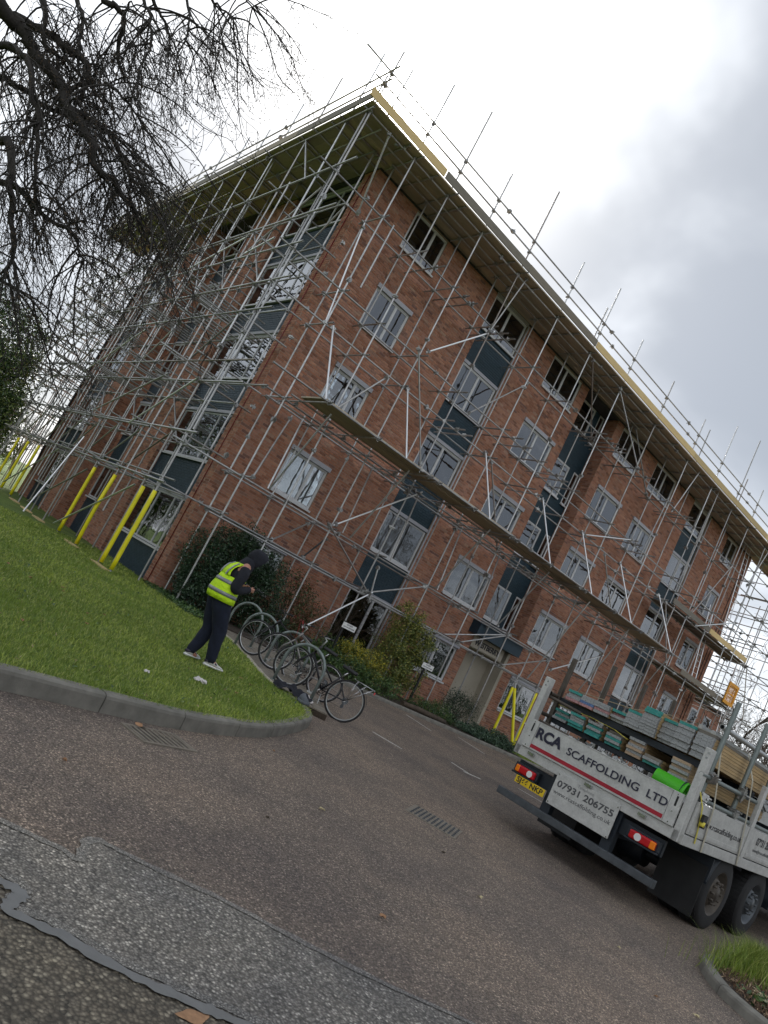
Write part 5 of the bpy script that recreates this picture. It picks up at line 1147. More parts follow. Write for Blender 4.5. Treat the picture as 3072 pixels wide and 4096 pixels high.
ups = [(2.05, 2.28, 1.955, 4, ['end_pink', 'board_end', 'board_end', 'board_end_teal'], 'leftmost stack of upper rack'), (1.81, 2.04, 1.955, 4, ['end_pink', 'end_blue', 'board_end', 'board_end'], 'second stack on upper rack'), (1.57, 1.80, 1.955, 4, ['board_end', 'end_pink', 'board_end', 'board_end'], 'third stack on upper rack'),
       (1.33, 1.56, 1.955, 4, ['board_end', 'board_end', 'end_pink', 'board_end_teal'], 'low stack left of the tall silver ones'), (1.10, 1.325, 1.96, 6, ['board_end']*5+['board_end_teal'], 'six board silver stack above'), (.87, 1.095, 1.965, 9, ['board_end']*7+['board_end_teal']*2, 'tall stack topped by two teal ends'),
       (.64, .865, 1.965, 8, ['board_end']*7+['board_end_teal'], 'seventh tall stack of upper rack'), (.41, .635, 1.965, 9, ['board_end']*8+['board_end_teal'], 'eighth tall stack of upper rack'), (.16, .39, 1.965, 9, ['board_end']*8+['grey_wood'], 'rightmost stack of upper rack')]
los = [(2.16, 2.40, 1.63, 4, ['board_end', 'board_end_teal', 'board_end', 'board_end_teal'], 'leftmost stack of lower rack'), (1.86, 2.09, 1.63, 5, ['board_end_teal', 'board_end_teal', 'board_end', 'board_end', 'board_end_teal'], 'second teal ended stack of lower rack'), (1.59, 1.82, 1.63, 5, ['board_end_teal', 'board_end_teal', 'board_end', 'board_end_teal', 'board_end'], 'third stack of lower rack'),
       (1.28, 1.51, 1.63, 5, ['board_end_teal', 'board_end', 'board_end_teal', 'board_end', 'grey_wood'], 'fourth stack of lower rack'), (.96, 1.19, 1.63, 6, ['end_orange', 'board_end']*3, 'orange edged stack mid lower rack'), (.66, .90, 1.63, 3, ['board_end_teal', 'board_end', 'grey_wood'], 'three board stack of lower rack'), (.30, .55, 1.63, 6, ['board_end', 'end_orange']*3, 'lower stack beside right post')]
for st_, gname in ((ups, 'scaffold boards on the upper rack'), (los, 'scaffold boards on the lower rack')):
    for y0, y1, z, n_, ends, lab in st_:
        dx = random.uniform(.28, .42)
        for i in range(n_): lboard(y0+.002, y1-.002, z+i*.0395, dx+random.uniform(-.03, .03), 3.9 if st_ is ups else 3.0, ends[i], ('top' if i == n_-1 else 'bottom' if i == 0 else ('second', 'third', 'fourth', 'fifth', 'sixth', 'seventh', 'eighth', 'ninth')[i-1]+' from bottom')+' board, '+lab, gname, 'grey_wood' if (i == n_-1 and st_ is ups and y0 < .5) else 'load_wood')
# green bin, straps
gb = thing('green_bucket', 'bright green plastic bucket lying on its side behind the tailboard', 'bucket'); gb.matrix_basis = Tm @ Matrix.Translation((.22, .62, 1.545)) @ Matrix.Rotation(R(96), 4, 'X') @ Matrix.Rotation(.2, 4, 'Y')
b = MB(); n = 24; b.loft([[(r_*math.cos(2*math.pi*j/n), r_*math.sin(2*math.pi*j/n), z) for j in range(n)] for z, r_ in ((0, .10), (.38, .125), (.38, .135), (.40, .135), (.40, .118), (.38, .115), (.02, .092))], 0, True); b.build('body', 'green_bin', gb)
b = MB(); b.tube([(.12*math.cos(a), .135*math.sin(a), .37+.02*math.cos(a)) for a in np.linspace(0, math.pi, 10)], .006, 6); b.build('handle', 'navy_trim', gb)
def strap(pts, mat, w_, lab, grp=None):
    b = MB(); P = [Tm @ Vector(p) for p in pts]; vs = []
    for p in P: 
        dd = (Tm.to_3x3() @ Vector((1, 0, 0)))*w_/2; vs += [p-dd, p+dd]
    b.add(vs, [(2*i, 2*i+1, 2*i+3, 2*i+2) for i in range(len(P)-1)], 0, .5); o = b.build('ratchet_strap', mat); s2 = o.modifiers.new('s', 'SOLIDIFY'); s2.thickness = .004; tag(o, lab, 'strap', grp)
strap([(.68, -.05, .95), (.55, -.052, 1.5), (.46, .0, 1.85), (.50, .14, 2.33), (.60, .9, 2.35), (.62, 1.4, 2.23), (.62, 2.3, 2.14), (.6, 2.46, 2.0), (.55, 2.53, 1.5)], 'strap_cream', .045, 'cream strap over the boards nearest the right corner post')
strap([(1.99, -.05, .96), (1.75, -.052, 1.5), (1.52, -.02, 2.05), (1.5, .14, 2.36), (1.6, .9, 2.36), (1.6, 2.3, 2.15), (1.6, 2.53, 1.5)], 'strap_cream', .045, 'cream strap crossing the second side board')
strap([(.40, -.05, 1.02), (.30, -.055, 1.28), (.22, -.05, 1.45), (.10, .0, 1.62)], 'tape_yellow', .035, 'short yellow ratchet strap hooked on the side board')
strap([(.37, 2.35, 1.83), (.33, 1.8, 1.86), (.33, 1.4, 1.845), (.36, 1.2, 1.80)], 'tape_yellow', .05, 'yellow strap draped over the lower rack boards')
o = thing('ratchet', 'yellow and black ratchet buckle hanging on the lorry side', 'ratchet'); o.matrix_basis = Tm @ Matrix.Translation((.33, -.07, 1.27))
b = MB(); b.tube([(0, 0, -.03), (0, 0, .03)], .035, 12); b.build('spool', 'tape_yellow', o); b = MB(); b.box((.0, -.02, -.05), (.07, .03, .11)); b.box((-.05, -.02, .02), (.0, .02, .10)); b.build('lever', 'black', o)
# ================================================================== BICYCLES AND STANDS
def bike(name, label, loc, ang, pitch, lean, paint, kind):
    t = thing(name, label, 'bicycle', loc, 0, 'bicycles at the cycle stands'); t.rotation_mode = 'QUATERNION'
    t.rotation_quaternion = Quaternion((0, 0, 1), ang) @ Quaternion((0, 1, 0), -pitch) @ Quaternion((1, 0, 0), lean)
    r = .34; n = 36; H0, H1 = Vector((0, 0, r)), Vector((1.04, 0, r))
    for c in (H0, H1):
        w_ = bpy.data.objects.new('wheel', None); COL.objects.link(w_); w_.parent = t; w_.location = c
        if c is H1 and kind == 'b': w_.rotation_euler = (0, 0, .25)
        ring = lambda rad, rr, m_, k_=8: MB().loft([[((rad+rr*math.cos(b_))*math.cos(a), rr*math.sin(b_), (rad+rr*math.cos(b_))*math.sin(a)) for b_ in [2*math.pi*q/k_ for q in range(k_)]] for a in [2*math.pi*i/n for i in range(n+1)]], 0, False)
        ring(r-.017, .017, 0).build('tyre', 'rubber', w_); ring(r-.038, .009, 0, 6).build('rim', 'chrome' if kind != 'k' else 'alu_brush', w_)
        b = MB()
        for i in range(28): a = 2*math.pi*i/28; a2 = a+(.5 if i % 2 else -.5); s_ = .02 if i % 4 < 2 else -.02; b.tube([(.022*math.cos(a2), s_, .022*math.sin(a2)), ((r-.045)*math.cos(a), 0, (r-.045)*math.sin(a))], .0011, 3, 0, False)
        b.build('spokes', 'chrome', w_); b = MB(); b.tube([(0, -.045, 0), (0, .045, 0)], .016, 10); b.build('hub', 'chrome', w_)
        if c is H0: b = MB(); [b.tube([(0, -.03-.006*k_, 0), (0, -.034-.006*k_, 0)], .055-.006*k_, 16) for k_ in range(3)]; b.box((-.02, -.05, -.10), (.02, -.035, -.04)); b.tube([(0, -.045, -.1), (0, -.035, -.1)], .03, 10); b.build('cassette', 'steel_dark', w_)
    fr = MB(); V_ = Vector; bb = V_((.43, 0, .28)); ht, hb = V_((.82, 0, .84)), V_((.86, 0, .70)); st = V_((.26, 0, .68 if kind != 'k' else .62)); T_ = .016 if kind != 'k' else .018
    fr.tube([bb, hb], T_, 8); fr.tube([bb, st], .015, 8); fr.tube([ht+V_((-.01, 0, .03)), hb], .02, 8)
    if kind == 'k': fr.tube([ht.lerp(hb, .4), bb.lerp(st, .55)], .014, 8)
    else: fr.tube([ht, st], .015, 8)
    for s_ in (-1, 1):
        fr.tube([st+V_((0, .02*s_, -.03)), H0+V_((0, .06*s_, 0))], .007, 6); fr.tube([bb+V_((0, .03*s_, 0)), H0+V_((0, .06*s_, 0))], .009, 6)
    fr.build('frame', paint, t)
    fk = MB()
    for s_ in (-1, 1): fk.tube([hb+V_((.0, .05*s_, -.0)), H1+V_((-.04, .055*s_, .14)), H1+V_((0, .055*s_, 0))], [.013, .011, .008], 6)
    fk.tube([hb+V_((0, -.055, 0)), hb+V_((0, .055, 0))], .015, 6); fk.build('fork', paint, t)
    b = MB(); b.tube([ht, ht+V_((-.03, 0, .14)), ht+V_((.04, 0, .17))], .013, 8); c0 = ht+V_((.04, 0, .17))
    b.tube([c0+V_((-.09, .29, .03)), c0+V_((-.02, .15, .01)), c0, c0+V_((-.02, -.15, .01)), c0+V_((-.09, -.29, .03))], .011, 8); hbr = b.build('handlebar', 'alu_brush' if kind != 'a' else 'black', t)
    b = MB(); [b.tube([c0+V_((-.05, .22*s_, .02)), c0+V_((-.10, .31*s_, .035))], .016, 8) for s_ in (-1, 1)]; b.build('grip', 'rubber', hbr); b = MB(); [b.tube([c0+V_((-.01, .18*s_, .0)), c0+V_((.03, .22*s_, -.03)), c0+V_((.0, .27*s_, -.04))], .006, 5) for s_ in (-1, 1)]; b.build('brake_lever', 'black', hbr)
    b = MB(); b.tube([st, st+(st-bb).normalized()*.17], .012, 8); sp_ = st+(st-bb).normalized()*.17; b.build('seat_post', 'chrome', t)
    b = MB(); b.loft([[(sp_.x+x, y*w2, sp_.z+.025+z_) for y, z_ in ((-1, -.01), (-.7, .02), (0, .03), (.7, .02), (1, -.01), (.6, -.03), (-.6, -.03))] for x, w2 in ((-.13, .05), (-.11, .078), (-.04, .07), (.04, .035), (.13, .018), (.15, .008))], 0, True); b.build('saddle', 'black', t)
    b = MB(); 
    for rad in (.095, .06): b.loft([[((rad+.006*math.cos(q))*math.cos(a)+bb.x, -.055+.003*math.sin(q), (rad+.006*math.cos(q))*math.sin(a)+bb.z) for q in (0, 1.57, 3.14, 4.71)] for a in [2*math.pi*i/24 for i in range(25)]], 0, False)
    for k_ in range(5): a = k_*1.2566; b.tube([(bb.x, -.055, bb.z), (bb.x+.095*math.cos(a), -.055, bb.z+.095*math.sin(a))], .006, 4)
    b.build('chainring', 'black', t)
    for s_ in (-1, 1):
        b = MB(); e_ = bb+V_((.11*s_, .09*s_ if 0 else -.075*s_*-1, -.13*s_)); b.tube([bb+V_((0, .075*s_, 0)), e_], .010, 6); b.box((e_.x-.045, e_.y-.0, e_.z-.012), (e_.x+.045, e_.y+.08*s_, e_.z+.012)); b.build('crank', 'alu_brush', t)
    b = MB(); b.tube([(0, -.055, r+.045), (bb.x, -.055, bb.z+.095)], .004, 4); b.tube([(0, -.055, r-.13), (bb.x, -.055, bb.z-.095)], .004, 4); b.build('chain', 'grate_iron', t)
    b = MB(); b.tube([c0+V_((.0, .18, 0)), c0+V_((.10, .10, .06)), c0+V_((.08, .03, -.05)), hb+V_((.02, .01, .03))], .0035, 5, 0, False); b.tube([c0+V_((0, -.18, 0)), c0+V_((.09, -.1, .04)), ht+V_((-.05, 0, -.05))], .0035, 5, 0, False); b.build('brake_cable', 'red_paint' if kind == 'b' else 'black', t)
    if kind == 'k':
        b = MB(); tp = .40
        for s_ in (-1, 1):
            b.tube([(.05, .06*s_, r+tp-.02), (-.33, .06*s_, r+tp-.0)], .005, 5); b.tube([(0, .065*s_, r), (-.02, .06*s_, r+tp-.02)], .004, 5); b.tube([(0, .065*s_, r), (-.17, .06*s_, r+tp-.02)], .004, 5); b.tube([(0, .065*s_, r), (-.30, .06*s_, r+tp-.01)], .004, 5)
        for x in (.04, -.08, -.20, -.33): b.tube([(x, -.06, r+tp-.01), (x, .06, r+tp-.01)], .004, 5)
        b.build('rear_rack', 'chrome', t); b = MB(); b.box((-.36, -.035, r+tp-.06), (-.34, .035, r+tp-.02)); b.build('rear_reflector', 'light_red', t)
        b = MB(); b.tube([bb+V_((-.05, .06, -.05)), bb+V_((-.12, .16, -.29))], .008, 5); b.build('kickstand', 'alu_brush', t)
        mg = MB(); mg.loft([[((r+.02+q)*math.cos(a), y, r+(r+.02+q)*math.sin(a)) for y, q in ((-.025, 0), (.025, 0), (.025, .004), (-.025, .004))] for a in [1.2+i*.12 for i in range(14)]], 0, True); mg.build('mudguard', 'black', t)
    return t
bike('bicycle', 'black hybrid bicycle with a silver rear rack standing nearest the camera', (.20, -8.40, -.245), R(131.8), .115, .05, 'bike_black', 'k')
bike('bicycle', 'brownish silver road bicycle with a red brake cable in the middle stand', (.60, -7.22, -.23), R(134), .105, -.04, 'bike_silver', 'b')
bike('bicycle', 'dark mountain bicycle with white frame markings in the stand nearest the bush', (.42, -6.55, -.225), R(126), .11, .03, 'bike_black', 'a')
def hoop(cx_, cy_, h_, ang, lab):
    t = thing('cycle_stand', lab, 'cycle stand', (cx_, cy_, ZL), ang, 'galvanised hoop cycle stands'); w_ = .36; P = [(-w_, 0, -.05), (-w_, 0, h_-w_)]
    P += [(-w_*math.cos(a), 0, h_-w_+w_*math.sin(a)) for a in np.linspace(.15, math.pi-.15, 14)] + [(w_, 0, h_-w_), (w_, 0, -.05)]
    b = MB(); b.tube(P, .026, 12, 0, True); b.build('hoop', 'stand_grey', t); b = MB(); [b.tube([(s_*w_, 0, 0), (s_*w_, 0, .012)], .06, 12) for s_ in (-1, 1)]; b.build('base_flange', 'stand_grey', t)
hoop(-.40, -7.85, .77, R(128), 'hoop cycle stand holding the black bicycle'); hoop(.20, -6.45, .79, R(128), 'hoop cycle stand behind the silver bicycle frame'); hoop(.12, -5.35, .81, R(126), 'hoop cycle stand behind the dark mountain bicycle'); hoop(.52, -4.0, .83, R(126), 'empty hoop cycle stand just past the person')

# ================================================================== PERSON
ps = thing('person', 'person in lime hi-vis vest, dark hoodie and navy joggers looking down at their hands', 'person', (-2.62-.161, -8.93+.119, ZL)); fa_ = (Vector((.805, -.593, 0))*math.cos(R(30)) + Vector((.593, .805, 0))*math.sin(R(30))); ps.rotation_euler = (0, 0, math.atan2(fa_.y, fa_.x))
def ell(c, a, b_, n=20, ax=(0, 0, 1), fold=0., ph=0., sq=2.):
    """ring round axis ax: a = half size fore-aft, b_ = half size sideways"""
    c = Vector(c); Z = Vector(ax).normalized(); X = (Vector((1, 0, 0)) - Z*Z.x).normalized() if abs(Z.x) < .9 else (Vector((0, 0, -1 if Z.x > 0 else 1)) - Z*(Z.z*(-1 if Z.x > 0 else 1))).normalized(); Y = Z.cross(X); o = []
    for j in range(n):
        t_ = 2*math.pi*j/n; k = 1+fold*math.sin(3*t_+ph)+fold*.7*math.sin(5*t_+ph*2.3); cc, ss = math.cos(t_), math.sin(t_)
        o.append(c+X*a*k*math.copysign(abs(cc)**(2/sq), cc)+Y*b_*k*math.copysign(abs(ss)**(2/sq), ss))
    return o
def limb(b, P, rad, n=16, fold=.03, sub=3, mi=0):
    Q = smoothpath(P, sub); rr = []
    for i in range(len(Q)):
        f = i/sub; k = min(int(f), len(rad)-2); rr.append(rad[k]+(rad[k+1]-rad[k])*(f-k))
    rings = []
    for i, q in enumerate(Q):
        d = (Q[min(i+1, len(Q)-1)]-Q[max(i-1, 0)]).normalized(); rings.append(ell(q, rr[i], rr[i], n, d, fold, i*1.1))
    # keep the seam aligned from ring to ring
    for i in range(1, len(rings)):
        best = min(range(n), key=lambda s_: (rings[i][s_]-rings[i-1][0]).length); rings[i] = rings[i][best:]+rings[i][:best]
    b.loft(rings, mi, True); return b
def sub(o, k=1): m_ = o.modifiers.new('s', 'SUBSURF'); m_.levels = k; m_.render_levels = k; return o
# body: one continuous skinned figure with head, hands and fingers
def skin_body():
    V_, E_, Rr = [], [], []
    def nd(p, r, par=None):
        V_.append(p); Rr.append(r); 
        if par is not None: E_.append((par, len(V_)-1))
        return len(V_)-1
    pel = nd((-.05, 0, .92), .13); sp1 = nd((-.06, 0, 1.08), .12, pel); sp2 = nd((-.03, 0, 1.25), .14, sp1); ch = nd((.0, 0, 1.37), .11, sp2); nk = nd((.07, 0, 1.47), .058, ch); hd0 = nd((.115, 0, 1.525), .066, nk); hd1 = nd((.15, 0, 1.585), .084, hd0); hd2 = nd((.175, 0, 1.64), .070, hd1)
    # face: brow, nose, chin
    nd((.245, 0, 1.568), .016, hd1); jaw = nd((.175, 0, 1.50), .042, hd0)
    for s_ in (-1, 1):
        nd((.15, .085*s_, 1.575), .016, hd1)
        if s_ < 0: el, wr = (-.06, -.25, 1.10), (.20, -.15, 1.175)
        else: el, wr = (-.05, .25, 1.10), (.20, .12, 1.165)
        sh = nd((.0, .17*s_, 1.375), .065, ch); e = nd(el, .046, sh); w_ = nd(wr, .030, e); d = (Vector((.33, -.03*1, 1.17)) - Vector(wr)).normalized(); side_ = Vector((0, 0, 1)).cross(d).normalized()*(-s_)
        pm = nd(tuple(Vector(wr)+d*.05), .033, w_); kn = nd(tuple(Vector(wr)+d*.085), .030, pm)
        for q in range(4):
            o_ = Vector((0, 0, .026-.0175*q)); ln = (.034, .038, .036, .028)[q]; b0 = Vector(wr)+d*.10+o_; b1 = b0+d*ln+side_*.008; b2 = b1+side_*ln*.75+d*.006; b3 = b2-d*.012+side_*.012
            f = nd(tuple(b0), .0095, kn); f = nd(tuple(b1), .0088, f); f = nd(tuple(b2), .0080, f); nd(tuple(b3), .0072, f)
        th = Vector(wr)+d*.035+Vector((0, 0, .028)); t0 = nd(tuple(th), .013, w_); t1 = nd(tuple(th+d*.035+side_*.022+Vector((0, 0, .012))), .0105, t0); nd(tuple(th+d*.062+side_*.036+Vector((0, 0, .004))), .009, t1)
    for s_, kx, ax_ in ((-1, .09, .19), (1, .03, -.06)):
        hp = nd((-.05, .09*s_, .86), .095, pel); k_ = nd((kx, .10*s_, .49), .058, hp); a_ = nd((ax_, .10*s_, .10), .040, k_); nd((ax_+.12, .11*s_, .045), .034, a_)
    me = bpy.data.meshes.new('body'); me.from_pydata(V_, E_, []); o = link('body', me, ps); me.materials.append(M['skin'])
    sk = o.modifiers.new('skin', 'SKIN'); 
    if not me.skin_vertices: 
        bm_ = None
    lay = me.skin_vertices[0].data if len(me.skin_vertices) else None
    if lay is None: return o
    for i, r_ in enumerate(Rr): lay[i].radius = (r_, r_)
    lay[0].use_root = True; sk.use_smooth_shade = True; sub(o, 2); return o
bpy.context.view_layer.update(); body = skin_body()
# joggers
b = MB()
limb(b, [Vector((-.06, -.075, .99)), Vector((-.05, -.09, .84)), Vector((.03, -.10, .66)), Vector((.10, -.105, .48)), Vector((.13, -.105, .30)), Vector((.175, -.10, .13)), Vector((.19, -.10, .085))], [.13, .138, .118, .100, .088, .074, .056], fold=.045, sub=4)
limb(b, [Vector((-.06, .075, .99)), Vector((-.06, .09, .84)), Vector((-.02, .10, .66)), Vector((.03, .105, .47)), Vector((.0, .105, .29)), Vector((-.05, .10, .13)), Vector((-.055, .10, .085))], [.13, .138, .120, .102, .090, .074, .056], fold=.045, sub=4)
b.loft([ell((-.07, 0, z), a, w_, 20, fold=.015, ph=z*9) for z, a, w_ in ((.80, .10, .15), (.86, .128, .18), (.93, .132, .185), (1.03, .125, .175))], 0, True)
sub(b.build('joggers', 'denim_navy', ps)); b = MB()
for P_ in ([(.172, -.10, .145), (.188, -.10, .085)], [(-.045, .10, .145), (-.056, .10, .085)]): limb(b, [Vector(P_[0]), Vector(P_[0]).lerp(Vector(P_[1]), .5), Vector(P_[1])], [.062, .056, .054], fold=.05)
b.build('jogger_cuff', 'hoodie', ps)
# hoodie: torso, sleeves, hood
b = MB(); b.loft([ell((x, 0, z), a, w_, 22, (t_, 0, 1), .012, z*7) for x, z, a, w_, t_ in ((-.06, .92, .135, .185, 0), (-.06, 1.05, .13, .18, 0), (-.05, 1.2, .13, .185, .05), (-.02, 1.33, .125, .19, .2), (.02, 1.41, .10, .15, .4), (.06, 1.465, .075, .085, .6))], 0, True)
limb(b, [Vector((.0, -.15, 1.385)), Vector((-.02, -.215, 1.30)), Vector((-.05, -.245, 1.19)), Vector((-.055, -.25, 1.105)), Vector((.03, -.225, 1.105)), Vector((.12, -.185, 1.14)), Vector((.185, -.155, 1.17))], [.075, .079, .072, .070, .062, .052, .042], fold=.05, sub=4)
limb(b, [Vector((.0, .15, 1.385)), Vector((-.02, .215, 1.30)), Vector((-.05, .245, 1.19)), Vector((-.05, .25, 1.105)), Vector((.03, .22, 1.105)), Vector((.12, .16, 1.14)), Vector((.185, .125, 1.16))], [.075, .079, .072, .070, .062, .052, .042], fold=.05, sub=4)
sub(b.build('hoodie', 'hoodie', ps))
b = MB(); hc = Vector((.135, 0, 1.585)); fd = Vector((.80, 0, -.60)).normalized(); up_ = Vector((.60, 0, .80)); sd_ = Vector((0, 1, 0)); rings = []
for i in range(9):       # shells running from the back of the head to the rim of the hood
    t_ = i/8; r_ = .128*math.sin(.18+t_*1.62)**.55 if t_ < .95 else .122; off = -.125+t_*.20
    rings.append([hc+fd*off*1.02+up_*(r_*1.14*math.cos(a)+.012+(-.02 if math.cos(a) < -.5 else 0))+sd_*r_*.90*math.sin(a) for a in [2*math.pi*j/22 for j in range(22)]])
rin = [[hc+(p-hc)*.90+fd*.004 for p in r_] for r_ in rings[::-1][:7]]
b.loft(rings+[[hc+(p-hc)*.95+fd*.012 for p in rings[-1]]]+rin, 0, True)
b.loft([ell((.0, 0, 1.34), .12, .17, 22, (.3, 0, 1)), ell((.03, 0, 1.40), .115, .14, 22, (.5, 0, 1)), ell((.055, 0, 1.46), .105, .12, 22, (.6, 0, 1)), ell((.085, 0, 1.51), .095, .10, 22, (.7, 0, 1)), ell((.10, 0, 1.54), .07, .08, 22, (.8, 0, 1))], 0, True)
sub(b.build('hood', 'hoodie', ps))
# vest, open at the arm holes, hem hanging low behind
def vest_ring(z, a, w_, x=-.06, t_=0., fold=.02, drop=0.): 
    return [p+Vector((0, 0, -drop*max(0, -(p.x-x)/a))) for p in ell((x, 0, z), a, w_, 36, (t_, 0, 1), fold, z*5, 2.3)]
b = MB(); VR = [(.875, .178, .238, -.075), (.93, .182, .240, -.082), (.99, .180, .236, -.085), (1.05, .172, .228, -.082), (1.11, .160, .218, -.075), (1.17, .152, .206, -.066), (1.22, .148, .196, -.058)]
rings = [vest_ring(z, a, w_, x, fold=.028 if z < 1.1 else .016) for z, a, w_, x in VR]
b.loft(rings, 0, False)
# shoulder panels over the back and chest
n_ = 9
def panel(front):
    G = []
    for i in range(9):
        f = i/8; z = 1.22+.215*f; hw = .185-.05*math.sin(f*math.pi*.9)+.0*f; row = []
        if f > .8: hw = .145-.02*(f-.8)*5
        for j in range(n_):
            s_ = -1+2*j/(n_-1); y = s_*hw; bulge = .150*(1-.18*abs(s_)**2.2)
            x = (-.058+.05*f*f) + (bulge*(1-.38*f**2.2) if front else -bulge*(1-.50*f**2.5)); zz = z - (.02*abs(s_)**2 if f > .85 else 0) - (.03*f if front else 0)
            row.append(Vector((x, y, zz)))
        G.append(row)
    return G
Gb, Gf = panel(False), panel(True)
for G in (Gb, Gf):
    fs = [(i*n_+j, i*n_+j+1, (i+1)*n_+j+1, (i+1)*n_+j) for i in range(8) for j in range(n_-1)]; b.add([p for r_ in G for p in r_], fs, 0, .5, True)
for j in list(range(0, 3))+list(range(n_-4, n_-1)):     # shoulder straps joining front and back
    k = 4; rows = [[Gb[8][q].lerp(Gf[8][q], f)+Vector((0, 0, .035*math.sin(math.pi*f))) for q in (j, j+1)] for f in [i/k for i in range(k+1)]]
    b.add([p for r_ in rows for p in r_], [(2*i, 2*i+1, 2*i+3, 2*i+2) for i in range(k)], 0, .5, True)
vs = b.build('hi_vis_vest', 'hi_vis', ps); m_ = vs.modifiers.new('t', 'SOLIDIFY'); m_.thickness = .008; m_.offset = 1
def band(z0, z1):
    b = MB(); 
    def at_(z):
        for (za, a0, w0, x0), (zb, a1, w1, x1) in zip(VR, VR[1:]):
            if za <= z <= zb+1e-6: f = (z-za)/(zb-za); return vest_ring(z, (a0+(a1-a0)*f)+.010, (w0+(w1-w0)*f)+.010, x0+(x1-x0)*f, fold=.024)
    b.loft([at_(z0), at_((z0+z1)/2), at_(z1)], 0, False); o = b.build('reflective_band', 'grey_tape', vs); q = o.modifiers.new('t', 'SOLIDIFY'); q.thickness = .003; q.offset = 1
band(.955, 1.005); band(1.115, 1.165)
for yy in (-.105, .105):
    for G, sg_ in ((Gb, -1), (Gf, 1)):
        b = MB(); rows = []
        for i in range(9):
            f = (yy/ (.185-.05*math.sin(i/8*math.pi*.9)) +1)/2*(n_-1); j = max(0, min(n_-2, int(f))); p = G[i][j].lerp(G[i][j+1], min(1, f-j)); rows += [p+Vector((.013*sg_, -.024, 0)), p+Vector((.013*sg_, .024, 0))]
        b.add(rows, [(2*i, 2*i+1, 2*i+3, 2*i+2) for i in range(8)], 0, .5, True); b.build('reflective_brace', 'grey_tape', vs)
# shoes
for (x, y, yaw) in ((.20, -.10, .0), (-.045, .10, R(25))):
    sh = bpy.data.objects.new('shoe', None); COL.objects.link(sh); sh.parent = ps; sh.location = (x, y, .02); sh.rotation_euler = (0, 0, yaw)
    def sring(xx, w_, z0, z1): return [Vector((xx, w_*math.cos(t_)*1., z0+(z1-z0)*(.5+.5*math.sin(t_)))) for t_ in [2*math.pi*j/16 for j in range(16)]]
    b = MB(); b.loft([sring(-.085, .022, .025, .075), sring(-.07, .036, .02, .10), sring(-.02, .041, .02, .105), sring(.04, .044, .02, .09), (sring(.10, .048, .02, .065)), sring(.16, .045, .02, .052), sring(.195, .022, .022, .042)], 0, True); up__ = sub(b.build('upper', 'shoe_white', sh))
    b = MB(); b.loft([sring(-.092, .030, .0, .034), sring(-.07, .042, -.002, .036), sring(.0, .046, -.002, .034), sring(.09, .053, -.002, .032), sring(.165, .049, .0, .032), sring(.205, .026, .006, .03)], 0, True); b.build('sole', 'white_paint', sh)
    b = MB(); b.loft([sring(-.088, .040, .045, .085), sring(-.04, .047, .05, .098), sring(.02, .048, .045, .09)], 0, True); b.loft([sring(.045, .0485, .05, .082), sring(.075, .0505, .045, .075)], 0, True); b.build('shoe_strap', 'shoe_dark', sh)
    b = MB(); [b.tube([(.03+.02*k, -.02, .10-.009*k), (.04+.02*k, .02, .098-.009*k)], .003, 4) for k in range(4)]; b.tube([(.05, -.02, .095), (.09, -.05, .05), (.13, -.065, .0)], .0025, 4); b.build('laces', 'white_paint', sh)
b = MB(); b.loft([[hc+fd*(.045+.008*k)+up_*(.052*math.cos(a)+.050-.01*k)+sd_*.07*math.sin(a) for a in [2*math.pi*j/12 for j in range(12)]] for k in range(3)], 0, True); b.build('hair', 'bark_brown', ps)
b = MB(); fc = hc+fd*.078
for s_ in (-1, 1): b.tube([fc+sd_*.030*s_+up_*.006+fd*.002, fc+sd_*.030*s_+up_*.006+fd*.008], .008, 8)
b.build('eye', 'black', ps)
b = MB(); b.tube([(.305, -.055, 1.175), (.335, -.04, 1.16)], .006, 6); o = b.build('small_tool', 'black', None); 
bpy.context.view_layer.update(); o.matrix_basis = Matrix.Translation(ps.location) @ Matrix.Rotation(ps.rotation_euler.z, 4, 'Z'); tag(o, 'small dark object pinched in the fingers of the person', 'tool')

# ================================================================== SMALL THINGS
def rag(name, label, cat, loc, mat, n=9, sx=.2, sy=.12, h_=.05, seed=1, rz=0.):
    random.seed(seed); b = MB(); N_ = 14; P = []
    for i in range(N_+1):
        for j in range(N_+1):
            u_, v_ = i/N_*2-1, j/N_*2-1; e = max(0, 1-(u_*u_+v_*v_)*.62); z = h_*e**.6*(.62+.38*math.sin(u_*5+seed)*math.cos(v_*4.2+seed*2)+.22*math.sin(u_*11+v_*7)); P.append(Vector((u_*sx*(1-.28*abs(v_)**2+.05*math.sin(v_*9)), v_*sy*(1-.28*abs(u_)**2+.06*math.sin(u_*8)), max(.004, z))))
    b.add(P, [(i*(N_+1)+j, (i+1)*(N_+1)+j, (i+1)*(N_+1)+j+1, i*(N_+1)+j+1) for i in range(N_) for j in range(N_)], 0, .5, True)
    o = b.build(name, mat, None, loc); o.rotation_euler = (0, 0, rz); m_ = o.modifiers.new('t', 'SOLIDIFY'); m_.thickness = .006; m_.offset = -1; sub(o); tag(o, label, cat); return o
gv = rag('work_glove', 'crumpled pale work glove lying on the grass by the white shoe', 'glove', (-3.36, -10.22, ZL+.02), 'glove_white', sx=.075, sy=.05, h_=.06, seed=3, rz=-.5)
b = MB(); random.seed(4)
for k in range(4): a = -.3+.22*k; b.tube([(.03, -.03+.02*k, .03), (.065+.01*math.cos(a), -.04+.026*k, .03), (.09, -.05+.033*k, .012)], [.011, .010, .008], 7)
b.build('finger', 'glove_white', gv)
rag('white_rag', 'tiny scrap of white paper on the lawn left of the glove', 'litter', (-4.25, -10.75, ZL+.02), 'glove_white', sx=.035, sy=.025, h_=.03, seed=8)
